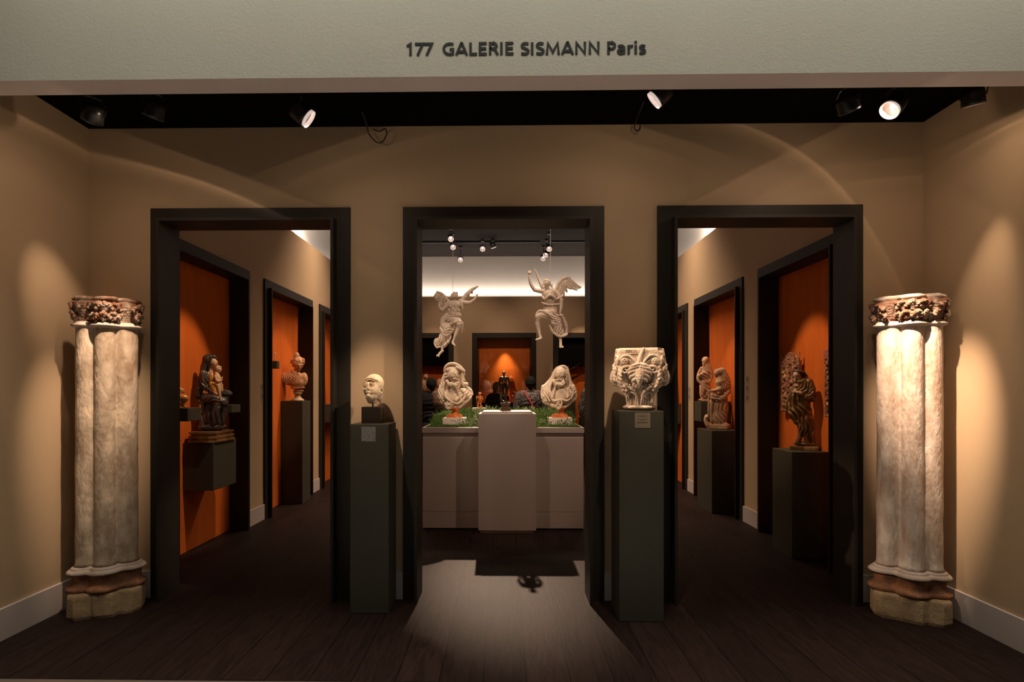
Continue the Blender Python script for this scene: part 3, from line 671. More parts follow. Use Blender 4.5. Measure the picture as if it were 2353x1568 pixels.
# ------------------------------------------------------------------ the two stone cluster columns
def lobes(circ, th):
    R = np.zeros_like(th)
    for cx, cy, r in circ:
        dx, dy = np.cos(th), np.sin(th); b = dx*cx+dy*cy; disc = b*b-(cx*cx+cy*cy-r*r)
        t = np.where(disc > 0, b+np.sqrt(np.maximum(disc, 0)), 0); R = np.maximum(R, t)
    return R
def ringmesh(levels, seg, fn, close=True):
    bm = bmesh.new(); rings = []
    for lv in levels:
        rings.append([bm.verts.new(fn(k, lv)) for k in range(seg)])
    for i in range(len(rings)-1):
        for k in range(seg):
            bm.faces.new((rings[i][k], rings[i][(k+1) % seg], rings[i+1][(k+1) % seg], rings[i+1][k]))
    for rg, rev in ((rings[0], True), (rings[-1], False)):
        c = bm.verts.new(sum((v.co for v in rg), Vector())/len(rg))
        for k in range(seg):
            bm.faces.new((rg[k], rg[(k+1) % seg], c))
    return bm
def column(loc, rot, circ, seed, mstone, leaves, label, top=2.13):
    rnd = random.Random(seed); root = empty('stone_column', loc, label, 'column', 'stone cluster columns'); root.rotation_euler = (0, 0, rot)
    seg = 160; th = np.arange(seg)*2*math.pi/seg; R0 = lobes(circ, th)
    for _ in range(3): R0 = (np.roll(R0, 1)+R0*2+np.roll(R0, -1))/4
    def off(lv, jitter=0.0, sm=0, wav=0.0):
        z, d = lv[0], lv[1]
        R = R0.copy()
        for _ in range(sm): R = (np.roll(R, 2)+R+np.roll(R, -2)+np.roll(R, 1)+np.roll(R, -1))/5
        return R+d
    def mk(name, levels, m, jit, sm=0, smooth=True):
        cache = [off(l, 0, sm) for l in levels]
        def fn(k, i):
            z = levels[i][0]; r = cache[i][k]; p = Vector((r*math.cos(th[k]), r*math.sin(th[k]), z))
            n = noise.noise(p*9+Vector((seed, 0, 0)))*jit+noise.noise(p*30+Vector((seed, 3, 0)))*jit*.5
            return Vector((p.x*(1+n/max(r, .05)), p.y*(1+n/max(r, .05)), z+(n*.5 if 0 < i < len(levels)-1 else 0)))
        return bobj(name, ringmesh(range(len(levels)), seg, fn), m, root, smooth=smooth)
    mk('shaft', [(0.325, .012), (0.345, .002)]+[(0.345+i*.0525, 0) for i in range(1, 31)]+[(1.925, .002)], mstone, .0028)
    mk('base_ring', [(0.276, .02), (0.280, .046), (0.287, .052), (0.298, .044), (0.306, .034), (0.308, .026), (0.314, .028), (0.320, .022), (0.326, .012), (0.332, .002)], 'mouldstone', .0025, 1)
    mk('base_moulding', [(0.158, .036), (0.166, .050), (0.180, .056), (0.192, .048), (0.200, .030), (0.222, .020), (0.25, .020), (0.278, .030)], 'rustone', .006, 1)
    # plinth: the same plan with straight facets
    pr = []
    poly = []
    xs = [(-.235, .11), (-.250, .02), (-.235, -.085), (-.185, -.142), (-.075, -.142), (-.058, -.160), (.060, -.175), (.085, -.150), (.10, -.142), (.185, -.142), (.24, -.09), (.255, .02), (.235, .11), (.10, .17), (-.10, .17)]
    bm = bmesh.new(); A = []
    lv = [(0.0, .97), (.02, 1.0), (.135, 1.0), (.150, .985), (.162, .93)]
    NS = 8
    for z, s_ in lv:
        rg = []
        for i, p in enumerate(xs):
            q = xs[(i+1) % len(xs)]
            for k in range(NS):
                t = k/NS; x = (p[0]+(q[0]-p[0])*t)*.88; y = (p[1]+(q[1]-p[1])*t)*.88
                nz = noise.noise(Vector((x*14, y*14, z*10+seed)))*.004
                rg.append(bm.verts.new((x*s_+nz, y*s_+nz, z+(nz*.6 if z > 0 else 0))))
        A.append(rg)
    n = len(A[0])
    for i in range(len(A)-1):
        for k in range(n): bm.faces.new((A[i][k], A[i][(k+1) % n], A[i+1][(k+1) % n], A[i+1][k]))
    bm.faces.new(A[0][::-1]); bm.faces.new(A[-1])
    bobj('plinth', bm, 'footstone', root)
    mk('necking', [(1.916, .002), (1.921, .016), (1.929, .026), (1.935, .027), (1.941, .014), (1.956, .004)], 'mouldstone', .0012, 1)
    # capital: bell with two rows of leaves, carved as one field
    z0 = 1.945; H_ = top-z0
    f = Fig(0, 0, 1, FPX, 1.0); f.m = 0.001; f.res = 3.6    # drawing units = mm
    for (cx, cy, r) in circ:
        f.c(20, (cx*1000, 0, -cy*1000, r*1000-12), (cx*1000, -(H_-.07)*1000, -cy*1000, r*1000+14))
    def leaf(a, zc, size, tilt):
        j = int(a/(2*math.pi)*seg) % seg; r = R0[j]*1000
        nx, ny = math.cos(a), math.sin(a); tx, ty = -ny, nx
        for q in range(7):
            u = (q-3)/3; lx = u*size*(.95 if not leaves else .8); lz = (1-abs(u)**1.6)*size*.75+rnd.uniform(-3, 3)
            rr = r+8+rnd.uniform(0, 5); r2 = r+13+(1-abs(u))*size*.32+rnd.uniform(-2, 4)
            base = (nx*rr, -(zc-size*.55), -ny*rr)
            mid = ((nx*(r2-6)+tx*lx*.6), -(zc+lz*.35), -(ny*(r2-6)+ty*lx*.6))
            tip = ((nx*r2+tx*lx), -(zc+lz-5), -(ny*r2+ty*lx)); cur = ((nx*(r2+7)+tx*lx*1.05), -(zc+lz-13), -(ny*(r2+7)+ty*lx*1.05))
            f.c(4, (*base, size*.24), (*mid, size*.25), (*tip, size*.24), (*cur, size*.14))
            if leaves: f.e(2, cur[0], cur[1], cur[2], size*.24, size*.22, size*.24)
    nl = 14
    for i in range(nl):
        a = 2*math.pi*(i+.5*(seed % 2))/nl
        leaf(a, 44+rnd.uniform(-6, 6), 40, 0)
    for i in range(nl+1):
        a = 2*math.pi*(i+.35)/(nl+1)
        leaf(a, 106+rnd.uniform(-6, 6), 46, 0)
    f.b(0, 0, -(H_-.03)*1000-200, 0, 400, 200, 400, sub=True)
    f.rough(4.5, 30)
    me = f.build(0, 0)
    o = link('capital', me, 'capstone', root, (0, 0, z0), True)
    zt = top-.048
    def ab(k, i):
        pass
    mk('abacus', [(zt+.008, .002), (zt+.016, .016), (zt+.026, .020), (zt+.036, .014), (zt+.044, -.006)], 'mouldstone' if leaves else 'capstone', .016, 2)
    return root
CL = [(-.108, .006, .066), (.000, -.040, .064), (.110, .004, .074), (0, .055, .105), (0, .0, .078)]
CR = [(-.112, .004, .072), (.010, -.046, .062), (.110, .006, .066), (0, .055, .105), (0, .0, .078)]
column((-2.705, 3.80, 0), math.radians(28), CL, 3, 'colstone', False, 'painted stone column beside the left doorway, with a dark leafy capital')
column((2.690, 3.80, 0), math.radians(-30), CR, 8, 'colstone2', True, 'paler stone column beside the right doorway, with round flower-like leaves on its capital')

# ------------------------------------------------------------------ plinths, labels, counter
def plinth(name, x0, x1, y0, y1, z0, z1, label, m='plinth', group='olive grey display plinths', cat='plinth'):
    return tag(boxobj(name, x0, x1, y0, y1, z0, z1, m, None, 0.004), label, cat, group)
def textcard(parent, x0, x1, z0, z1, y, m, lines, axis='y', sgn=-1):
    """thin label stuck on a face; lines: (centre, width, z) as fractions"""
    def B(bm, u0, u1, w0, w1, d0, d1):
        if axis == 'y': box(bm, u0, u1, min(y+sgn*d0, y+sgn*d1), max(y+sgn*d0, y+sgn*d1), w0, w1)
        else: box(bm, min(y+sgn*d0, y+sgn*d1), max(y+sgn*d0, y+sgn*d1), u0, u1, w0, w1)
    bm = bmesh.new(); B(bm, x0, x1, z0, z1, 0, .0012); c = bobj('label_card', bm, m, parent)
    if lines:
        bm = bmesh.new()
        rnd = random.Random(int(abs(x0)*1000))
        for (uc, uw, wz, h_) in lines:
            u = uc-uw/2
            while u < uc+uw/2:
                wl = min(rnd.uniform(.03, .09), uc+uw/2-u)
                if wl > .01: B(bm, x0+(x1-x0)*u, x0+(x1-x0)*(u+wl*.82), z0+(z1-z0)*wz, z0+(z1-z0)*(wz+h_), .0012, .0016)
                u += wl
        o = bobj('printed_text', bm, 'print', c); o['kind'] = 'stuff'
    return c
p = plinth('display_plinth', -1.035, -.775, 3.782, 4.038, 0, 1.272, 'olive grey plinth carrying the ancient head')
a0 = aty(830, 981, 3.78); a1 = aty(863, 1015, 3.78)
textcard(p, a0.x, a1.x, a1.z, a0.z, 3.782, 'silver', [])
p = plinth('display_plinth', .744, 1.031, 3.672, 3.938, 0, 1.366, 'olive grey plinth carrying the carved stone capital')
a0 = aty(1459, 949, 3.672); a1 = aty(1494.5, 984, 3.672)
textcard(p, a0.x, a1.x, a1.z, a0.z, 3.672, 'card', [(.5, .35, .88, .03), (.5, .66, .77, .05), (.5, .4, .72, .03), (.5, .7, .56, .045), (.5, .3, .50, .03), (.5, .74, .37, .05), (.5, .66, .33, .03)])
# white counter with a sunk planting tray, a taller block set in its middle
KX0, KX1, KY0, KY1 = -.885, .857, 6.085, 8.35
KZ = 1.098; BX0, BX1, BY0, BY1 = -.272, .334, 5.93, 6.42
root = empty('display_counter', (0, 6.085, 0), 'long off-white counter with a turf filled top, behind the middle doorway', 'counter')
def U2(bm, z0, z1, ins=0.0):
    g = .004
    pts = [(KX0+ins, KY0+ins), (BX0-g, KY0+ins), (BX0-g, BY1+g), (BX1+g, BY1+g), (BX1+g, KY0+ins), (KX1-ins, KY0+ins), (KX1-ins, KY1-ins), (KX0+ins, KY1-ins)]
    A = [bm.verts.new((x, y-6.085, z0)) for x, y in pts]; B_ = [bm.verts.new((x, y-6.085, z1)) for x, y in pts]
    for V_ in (A, B_):
        bmesh.ops.triangulate(bm, faces=[bm.faces.new(V_)], ngon_method='EAR_CLIP')
    for i in range(8): bm.faces.new((A[i], A[(i+1) % 8], B_[(i+1) % 8], B_[i]))
bm = bmesh.new(); U2(bm, 0.012, 1.078, .006); bobj('counter_body', bm, 'white', root)
def lip(name, x0, x1, y0, y1, z0, z1):
    bm = bmesh.new(); box(bm, x0, x1, y0-6.085, y1-6.085, z0, z1, .002); return bobj(name, bm, 'white', root)
lip('front_rim', KX0, BX0-.004, KY0-.012, KY0+.02, 1.040, KZ); lip('front_rim', BX1+.004, KX1, KY0-.012, KY0+.02, 1.040, KZ)
lip('side_rim', KX0, KX0+.02, KY0+.021, KY1, 1.060, KZ); lip('side_rim', KX1-.02, KX1, KY0+.021, KY1, 1.060, KZ)
lip('back_rim', KX0+.021, KX1-.021, KY1-.02, KY1, 1.060, KZ)
for x0, x1 in ((KX0+.006, BX0-.004), (BX1+.004, KX1-.006)):
    lip('front_panel', x0, x1, KY0-.001, KY0+.005, .19, .99); lip('kick_panel', x0, x1, KY0-.001, KY0+.005, .014, .187)
root = empty('display_block', (.031, 6.17, 0), 'tall off-white block set into the middle of the counter, under the dark bronze', 'display block')
bm = bmesh.new(); X0, X1, Y0, Y1 = BX0-.031, BX1-.031, BY0-6.17, BY1-6.17
r4 = [(X0, Y0), (X1, Y0), (X1, Y1), (X0, Y1)]
lv = [(.028, 0), (1.250, 0), (1.258, .012), (1.272, .016), (1.275, .020)]
rg = []
for z, s_ in lv:
    f_ = 2.6 if z > 1.25 else 1
    rg.append([bm.verts.new((X0+s_*f_, Y0+s_, z)), bm.verts.new((X1-s_*f_, Y0+s_, z)), bm.verts.new((X1-s_*f_, Y1-s_, z)), bm.verts.new((X0+s_*f_, Y1-s_, z))])
for i in range(len(rg)-1):
    for k in range(4): bm.faces.new((rg[i][k], rg[i][(k+1) % 4], rg[i+1][(k+1) % 4], rg[i+1][k]))
bm.faces.new(rg[0][::-1]); bm.faces.new(rg[-1]); bobj('block_body', bm, 'white', root)
bm = bmesh.new(); box(bm, X0+.02, X1-.02, Y0+.012, Y1-.02, 0, .027); bobj('recessed_foot', bm, 'white', root)
# turf
def TZ(x, y):
    t = min(max((y-6.5)/.75, 0), 1); return 1.088+.105*t*t*(3-2*t)*(1 if abs(x) < .9 else 1)
def turf_mesh():
    bm = bmesh.new(); nx, ny = 60, 70; V = {}
    x0, x1, y0, y1 = KX0+.022, KX1-.022, KY0+.022, KY1-.022
    for i in range(nx+1):
        for j in range(ny+1):
            x = x0+(x1-x0)*i/nx; y = y0+(y1-y0)*j/ny
            z = TZ(x, y)+.016*noise.noise(Vector((x*5, y*5, 0)))+.01*noise.noise(Vector((x*20, y*20, 2)))
            V[i, j] = (x, y, z)
    vs = {}
    for i in range(nx):
        for j in range(ny):
            xc = (V[i, j][0]+V[i+1, j][0])/2; yc = (V[i, j][1]+V[i, j+1][1])/2
            if BX0-.03 < xc < BX1+.03 and yc < BY1+.03: continue
            q = []
            for a, b in ((i, j), (i+1, j), (i+1, j+1), (i, j+1)):
                if (a, b) not in vs: vs[a, b] = bm.verts.new(V[a, b])
                q.append(vs[a, b])
            bm.faces.new(q)
    return bm
o = bobj('moss_turf', turf_mesh(), 'turf', smooth=True); tag(o, 'dark green moss and turf filling the counter tray', 'turf'); o['kind'] = 'stuff'
def blades(name, spots, n, hmin, hmax, w, m, seed, label, leafy=False):
    rnd = random.Random(seed); verts = []; faces = []
    for _ in range(n):
        sx, sy, rx, ry2 = spots[rnd.randrange(len(spots))]
        x = sx+rnd.uniform(-rx, rx); y = sy+rnd.uniform(-ry2, ry2)
        if not (KX0+.03 < x < KX1-.03 and KY0+.03 < y < KY1-.03): continue
        if BX0-.02 < x < BX1+.02 and y < BY1+.015: continue
        h_ = rnd.uniform(hmin, hmax); a = rnd.uniform(0, 6.283); lean = rnd.uniform(.1, .75)*h_; z = TZ(x, y)-.006
        dx, dy = math.cos(a), math.sin(a); b = rnd.uniform(0, 6.283); wx, wy = math.cos(b)*w, math.sin(b)*w
        k = len(verts)
        for t in (0, .5, .85, 1.0):
            px_, py_ = x+dx*lean*t*t, y+dy*lean*t*t; pz = z+h_*(t-.25*t*t*lean/h_)
            ww = (1-t)*.9+.12
            verts += [(px_-wx*ww, py_-wy*ww, pz), (px_+wx*ww, py_+wy*ww, pz)]
        faces += [(k, k+1, k+3, k+2), (k+2, k+3, k+5, k+4), (k+4, k+5, k+7, k+6)]
        if leafy:
            for q in range(7):
                t = .35+.65*q/6; c = Vector((x+dx*lean*t*t, y+dy*lean*t*t, z+h_*(t-.25*t*t*lean/h_)))
                u = Vector((rnd.uniform(-1, 1), rnd.uniform(-1, 1), rnd.uniform(0, .9))).normalized()*rnd.uniform(.012, .022)
                s_ = u.cross(Vector((rnd.uniform(-1, 1), rnd.uniform(-1, 1), rnd.uniform(-1, 1)))).normalized()*.006
                k = len(verts); verts += [tuple(c), tuple(c+u*.5+s_), tuple(c+u), tuple(c+u*.5-s_)]; faces.append((k, k+1, k+2, k+3))
    me = bpy.data.meshes.new(name); me.from_pydata(verts, [], faces); o = link(name, me, m)
    tag(o, label, 'plants'); o['kind'] = 'stuff'; return o
blades('short_grass', [(-.55, 6.25, .33, .16), (.60, 6.25, .26, .16), (-.5, 6.6, .36, .3), (.6, 6.6, .3, .3)], 9000, .018, .050, .0016, 'grass', 1, 'short bright green grass along the front of the counter tray')
blades('long_grass', [(-.78, 6.75, .08, .2), (-.34, 6.95, .08, .2), (.42, 6.8, .10, .2), (.80, 6.85, .05, .2), (-.25, 7.7, .35, .4), (.35, 7.7, .35, .4), (.0, 7.4, .8, .4), (-.55, 6.9, .3, .3), (.55, 6.9, .3, .3)], 6500, .05, .105, .0026, 'grass', 2, 'taller arching green grass growing between and behind the busts')
blades('leafy_sprigs', [(-.30, 6.6, .07, .2), (.30, 7.2, .10, .2), (.55, 6.35, .22, .05), (-.40, 6.35, .12, .05), (-.22, 7.4, .1, .3), (-.3, 6.9, .05, .2)], 330, .05, .13, .0011, 'leaf', 3, 'grey green leafy sprigs rising from the counter turf', True)

# ------------------------------------------------------------------ sculpture helpers
KX = {}
def fig_root(name, f, ax, ay, label, cat, group=None):
    """an Empty at the foot; the figure turns toward the room's entrance where it stands far off the middle"""
    r = empty(name, anchor_world(f, ax, ay), label, cat, group)
    th = math.atan((f.ox+ax/f.scl-1158)/FPX)
    if abs(th) > math.radians(9):
        r.rotation_euler = (0, 0, -th); KX[r.name] = math.cos(th)
    return r
def head(f, x, y, d, rx, ry, rd, turn=0.0, tilt=0.0, hair=None, beard=False, k=None, eyes=True):
    """a carved head. turn: -1 faces picture left .. +1 right, 0 to the front; returns the face frame"""
    k = k or rx*.25; tn = turn*1.2
    fx, fd = math.sin(tn), math.cos(tn); sx_, sd = math.cos(tn), -math.sin(tn)
    ct, st = math.cos(math.radians(tilt)), math.sin(math.radians(tilt))
    def P(u, v, w): # u sideways, v down, w forward in head units
        vv = v*ct+w*st; ww = w*ct-v*st
        return (x+rx*u*sx_+rx*ww*fx, y+ry*vv, d+rx*u*sd+rx*ww*fd)
    f.e(k, x-fx*rx*.1, y-ry*.12, d-fd*rx*.1, rx*1.0, ry*.86, rx*1.02)          # skull
    f.c(k, (*P(0, .05, .27), rx*.74), (*P(0, .55, .36), rx*.48))                    # face and jaw
    f.c(k*.8, (*P(0, .82, .56), rx*.24))                                           # chin
    for s_ in (-1, 1):
        f.c(k*.7, (*P(s_*.46, .22, .60), rx*.26))                                  # cheek
        if eyes:
            f.e(k*.3, *P(s_*.38, -.03, 1.04), rx*.19, ry*.09, rx*.16, sub=True)       # socket
            f.c(k*.12, (*P(s_*.37, -.02, .82), rx*.12))                            # eyeball
        f.c(k*.3, (*P(s_*.15, -.15, .95), rx*.09), (*P(s_*.42, -.20, .86), rx*.09), (*P(s_*.62, -.10, .66), rx*.07))  # brow
        f.c(k*.3, (*P(s_*.93, -.06, -.02), rx*.12), (*P(s_*.95, .12, .0), rx*.10), (*P(s_*.88, .26, .05), rx*.08))   # ear
    f.c(k*.25, (*P(0, -.12, .98), rx*.08), (*P(0, .13, 1.16), rx*.10), (*P(0, .24, 1.18), rx*.13))   # nose
    for s_ in (-1, 1): f.c(k*.2, (*P(s_*.13, .27, 1.04), rx*.08))
    f.c(k*.15, (*P(-.22, .44, .93), rx*.05), (*P(0, .42, 1.06), rx*.085), (*P(.22, .44, .93), rx*.05))
    f.c(k*.15, (*P(-.17, .56, .92), rx*.05), (*P(0, .57, 1.03), rx*.08), (*P(.17, .56, .92), rx*.05))
    f.c(k*.1, (*P(-.2, .50, 1.03), rx*.035), (*P(.2, .50, 1.03), rx*.035), sub=True)
    return P
def curls(f, P, rx, spots, r, k, seed, jit=.12):
    rnd = random.Random(seed)
    for (u, v, w) in spots:
        c = P(u+rnd.uniform(-jit, jit), v+rnd.uniform(-jit, jit), w+rnd.uniform(-jit, jit)); a = rnd.uniform(0, 6.28); q = r*rnd.uniform(.8, 1.2)
        f.c(k, (c[0]-q*.6*math.cos(a), c[1]-q*.6*math.sin(a), c[2], q*.75), (c[0]+q*.6*math.cos(a+.7), c[1]+q*.6*math.sin(a+.7), c[2]+q*.2, q*.7))
def hairspots(n, seed, vmax=.3, wmax=.55):
    rnd = random.Random(seed); out = []
    while len(out) < n:
        a = rnd.uniform(0, 6.28); z = rnd.uniform(-1, .35); s_ = math.sqrt(max(0, 1-z*z)); u, w = s_*math.cos(a), s_*math.sin(a)
        if w > wmax and z > -.62: continue
        out.append((u*.88, z*.82-.05, w*.88))
    return out
def hand(f, x, y, d, r, dx, dy, dd=0, curl=.5, spread=1.0, k=3):
    """palm with four fingers and a thumb, pointing along (dx, dy, dd)"""
    v = Vector((dx, dy, dd)).normalized(); s_ = v.cross(Vector((0, 0, 1)))
    s_ = (s_ if s_.length > .2 else Vector((1, 0, 0))).normalized(); n = v.cross(s_)
    c = Vector((x, y, d)); f.e(k, x, y, d, r*1.0, r*1.0, r*.75)
    for i, L_ in enumerate((.85, 1.05, 1.0, .75)):
        o = s_*(i-1.5)*r*.48*spread; p0 = c+o+v*r*.6; p1 = p0+v*r*L_*.9+o*.15; p2 = p1+(v*(1-curl)+n*curl).normalized()*r*L_*.75
        f.c(1.2, (*p0, r*.27), (*p1, r*.25), (*p2, r*.19))
    p0 = c-s_*r*.7; p1 = p0-s_*r*.35+v*r*.7; p2 = p1+v*r*.6+n*r*.3
    f.c(1.2, (*p0, r*.30), (*p1, r*.27), (*p2, r*.2))
def socle(name, root, cx, f, ax, ay, y0, y1, prof, m, bx, by0, by1, depth):
    """turned neck on a stepped square block; drawing units relative to the anchor"""
    s_ = f.m; bm = bmesh.new()
    lathe(bm, [(r*s_, (ay-y)*s_) for r, y in prof], 32, Matrix.Translation(((cx-ax)*s_, 0, 0)))
    o = bobj(name+'_neck', bm, m, root, smooth=True)
    bm = bmesh.new(); x0, x1 = (bx[0]-ax)*s_, (bx[1]-ax)*s_; h_ = (by1-by0)*s_; z0 = (ay-by1)*s_; st = .14*(x1-x0); D_ = depth
    box(bm, x0, x1, -D_/2, D_/2, z0, z0+h_*.55, .003)
    box(bm, x0+st*.35, x1-st*.35, -D_/2+st*.35, D_/2-st*.35, z0+h_*.55, z0+h_*.80, .002)
    box(bm, x0+st*1.4, x1-st*1.4, -D_/2+st*1.4, D_/2-st*1.4, z0+h_*.80, z0+h_, .002)
    bobj(name+'_block', bm, m, root)

# ------------------------------------------------------------------ hanging angels
f = Fig(960, 520, 4.9, 6.85, .62)
P = head(f, 424, 790, 22, 34, 44, 34, .75, 12); curls(f, P, 34, hairspots(46, 2, wmax=.15), 10, 5, 1, .06)
f.c(6, (392, 770, -5, 18), (378, 800, -12, 13))
f.c(8, (415, 870, 0, 24), (420, 820, 8, 20))
f.e(10, 414, 890, 0, 80, 56, 50); f.e(10, 408, 960, 2, 74, 60, 48); f.e(4, 412, 992, 2, 80, 22, 52)
f.c(2, (335, 1008, 20, 7), (370, 1018, 48, 8), (420, 1012, 54, 8), (488, 1008, 30, 7))
f.c(6, (350, 862, 0, 30), (318, 905, 4, 27), (275, 948, 8, 23)); f.c(5, (270, 948, 8, 22), (248, 915, 20, 16), (244, 890, 24, 14))
hand(f, 243, 884, 26, 15, .35, -.6, .4, .95)
f.c(6, (478, 862, 0, 30), (515, 862, 6, 26), (570, 868, 14, 24), (600, 862, 18, 21)); f.c(5, (598, 863, 18, 20), (640, 830, 26, 16), (664, 797, 30, 10))
hand(f, 668, 785, 31, 11, -.1, -1, .2, .35, 1.4)
f.c(4, (478, 845, 10, 22), (498, 890, 14, 18), (512, 935, 12, 11)); f.c(3, (490, 850, 24, 8), (500, 900, 26, 6), (505, 940, 20, 5))
f.folds(412, 930, 30, 80, 90, 70, 8, 30, 5, 1.2)
f.c(3, (360, 905, 40, 7), (390, 935, 46, 7), (370, 950, 44, 6)); f.c(3, (430, 910, 42, 8), (455, 950, 40, 7), (462, 962, 36, 5)); f.c(3, (385, 985, 44, 12), (392, 1002, 46, 9))
# skirt
f.e(12, 395, 1050, 0, 92, 58, 60); f.c(14, (330, 1010, -10, 34), (290, 1060, -6, 40), (285, 1105, 0, 38), (310, 1140, 6, 44), (350, 1170, 8, 44))
f.c(12, (400, 1060, 10, 50), (450, 1085, 26, 44), (478, 1105, 34, 36)); f.c(5, (300, 1125, 30, 16), (360, 1128, 48, 16), (420, 1090, 60, 15), (475, 1080, 58, 14), (506, 1100, 40, 14), (508, 1150, 30, 12), (498, 1195, 22, 9))
f.c(14, (345, 1150, 6, 62), (310, 1220, -4, 58), (265, 1290, -12, 52), (235, 1325, -14, 42)); f.c(6, (260, 1150, 8, 20), (290, 1210, 34, 18), (320, 1240, 40, 16), (380, 1190, 36, 14), (415, 1130, 40, 14))
f.e(6, 205, 1300, -10, 28, 42, 30, 20); f.c(5, (300, 1345, 5, 22), (345, 1300, 14, 18), (370, 1240, 18, 14)); f.c(3, (190, 1330, 10, 10), (215, 1370, 14, 10), (250, 1360, 18, 10))
f.folds(280, 1270, 25, 100, 130, 80, 28, 26, 7, 1.0); f.folds(370, 1130, 40, 110, 90, 70, 62, 28, 6, 1.2); f.folds(320, 1200, 30, 70, 60, 60, 70, 24, 5, 1.0)
f.c(8, (470, 1112, 44, 34), (474, 1135, 40, 28)); f.c(6, (470, 1125, 36, 28), (452, 1180, 24, 26), (425, 1235, 14, 20), (404, 1290, 8, 12))
f.c(5, (402, 1290, 8, 13), (395, 1318, 10, 14), (418, 1345, 22, 9)); f.c(1.5, (410, 1340, 24, 4), (424, 1352, 26, 4))
f.c(6, (275, 1350, -8, 22), (272, 1395, -4, 14)); f.c(5, (278, 1405, -4, 15), (250, 1432, 4, 15), (230, 1460, 10, 13)); f.c(1.5, (218, 1452, 14, 6), (214, 1465, 16, 6)); f.c(1.5, (240, 1460, 16, 6), (238, 1472, 18, 6))
root = fig_root('hanging_angel', f, 410, 1060, 'smaller pale carved wooden angel hanging by a cord, facing right with one arm out', 'angel sculpture', 'hanging angels')
figpart('body', f, 'wood_white', root, (410, 1060))
def wing(f, lead, feathers, cov=None):
    f.c(5, *lead)
    for i, ft in enumerate(feathers): f.c(3.2, *ft)
w = Fig(960, 520, 4.9, 6.85, .62)
wing(w, [(352, 850, -30, 16), (310, 800, -38, 17), (262, 752, -44, 15), (212, 734, -46, 13)],
     [[(215, 738, -46, 12), (196, 760, -46, 12), (178, 782, -42, 8)], [(228, 742, -46, 13), (204, 782, -46, 13), (192, 812, -42, 8)], [(245, 752, -46, 14), (222, 800, -46, 14), (214, 838, -42, 8)],
      [(265, 765, -44, 15), (244, 820, -46, 15), (240, 866, -42, 8)], [(285, 785, -42, 16), (266, 840, -44, 15), (268, 890, -42, 8)], [(310, 810, -40, 16), (298, 850, -42, 14), (300, 884, -42, 8)]])
w.folds(240, 800, -35, 80, 90, 50, 60, 17, 4, .8)
figpart('wing', w, 'wood_white', root, (410, 1060))
w = Fig(960, 520, 4.9, 6.85, .62)
wing(w, [(480, 850, -30, 18), (528, 790, -36, 24), (575, 738, -42, 22), (625, 695, -48, 17), (668, 670, -52, 12)], [[(520, 800, -40, 22), (540, 825, -60, 18), (548, 838, -66, 12)], [(560, 760, -46, 18), (572, 790, -66, 12)], [(600, 725, -52, 14), (608, 745, -70, 9)]])
w.folds(570, 750, -30, 120, 100, 60, 48, 18, 3, .8)
figpart('wing', w, 'wood_white', root, (410, 1060))
def wire(parent, p0, p1, r=.0022):
    bm = bmesh.new(); tube(bm, [p0, p1], r, 6); return bobj('hanging_cord', bm, 'steel', parent)
mm = f.m; wire(root, ((395-410)*mm, .0, (1060-748)*mm), ((393-410)*mm, .0, 4.563-root.location.z))

f = Fig(1180, 520, 4.9, 6.85, .62)
P = head(f, 374, 650, 14, 38, 48, 38, -.62, 10); curls(f, P, 38, hairspots(56, 5, wmax=.15), 11, 5, 4, .06); f.c(5, (425, 660, -5, 15), (438, 700, -4, 12)); f.c(4, (350, 690, 15, 9), (348, 722, 20, 8))
f.c(8, (388, 735, 0, 30), (382, 690, 4, 24))
f.e(12, 398, 770, 0, 78, 62, 48); f.e(10, 410, 850, 2, 78, 50, 46)
f.c(6, (345, 738, 0, 26), (295, 732, 6, 24), (240, 722, 12, 20)); f.c(5, (238, 722, 12, 20), (198, 665, 22, 17), (180, 600, 28, 13), (174, 560, 30, 10)); hand(f, 178, 535, 30, 17, .25, -1, 0, .95)
f.c(6, (455, 735, 6, 34), (498, 770, 14, 26), (530, 840, 22, 26)); f.c(5, (530, 845, 22, 25), (532, 920, 28, 19), (522, 985, 34, 11)); hand(f, 526, 1008, 38, 15, 1, .15, .3, .3)
f.c(4, (522, 1000, 20, 10), (520, 1060, 20, 13), (515, 1112, 20, 11))
f.c(5, (322, 800, 22, 14), (350, 830, 44, 13), (400, 790, 58, 16), (440, 800, 56, 15), (480, 830, 48, 14), (545, 795, 24, 14)); f.c(4, (430, 700, 20, 10), (420, 750, 36, 10), (400, 790, 50, 10))
f.c(4, (322, 870, 30, 10), (370, 890, 50, 10), (440, 893, 54, 10), (500, 885, 40, 10)); f.folds(415, 850, 30, 100, 60, 60, 10, 26, 6, 1.2)
f.e(12, 410, 930, 0, 82, 58, 52); f.c(16, (430, 985, 12, 62), (350, 1000, 30, 50), (285, 1022, 44, 38))
f.c(5, (258, 1000, 44, 16), (290, 965, 50, 18), (345, 975, 66, 18), (405, 1010, 72, 18), (460, 1060, 62, 18), (500, 1105, 44, 16))
f.c(14, (450, 1040, 6, 66), (480, 1110, 0, 64), (505, 1180, -8, 56), (535, 1215, -10, 44)); f.c(5, (560, 1040, -6, 20), (590, 1110, -6, 20), (600, 1170, -6, 18), (595, 1225, -4, 16))
f.c(5, (410, 1125, 28, 14), (440, 1190, 34, 14), (500, 1240, 30, 14), (560, 1240, 20, 14), (600, 1218, 6, 14)); f.c(4, (430, 1070, 60, 16), (445, 1105, 58, 20), (490, 1110, 50, 14))
f.folds(400, 1040, 40, 140, 90, 80, -58, 26, 6, 1.1); f.folds(500, 1170, 20, 110, 100, 80, 22, 26, 7, 1.0); f.folds(420, 940, 40, 90, 60, 60, 40, 24, 4, 1.0)
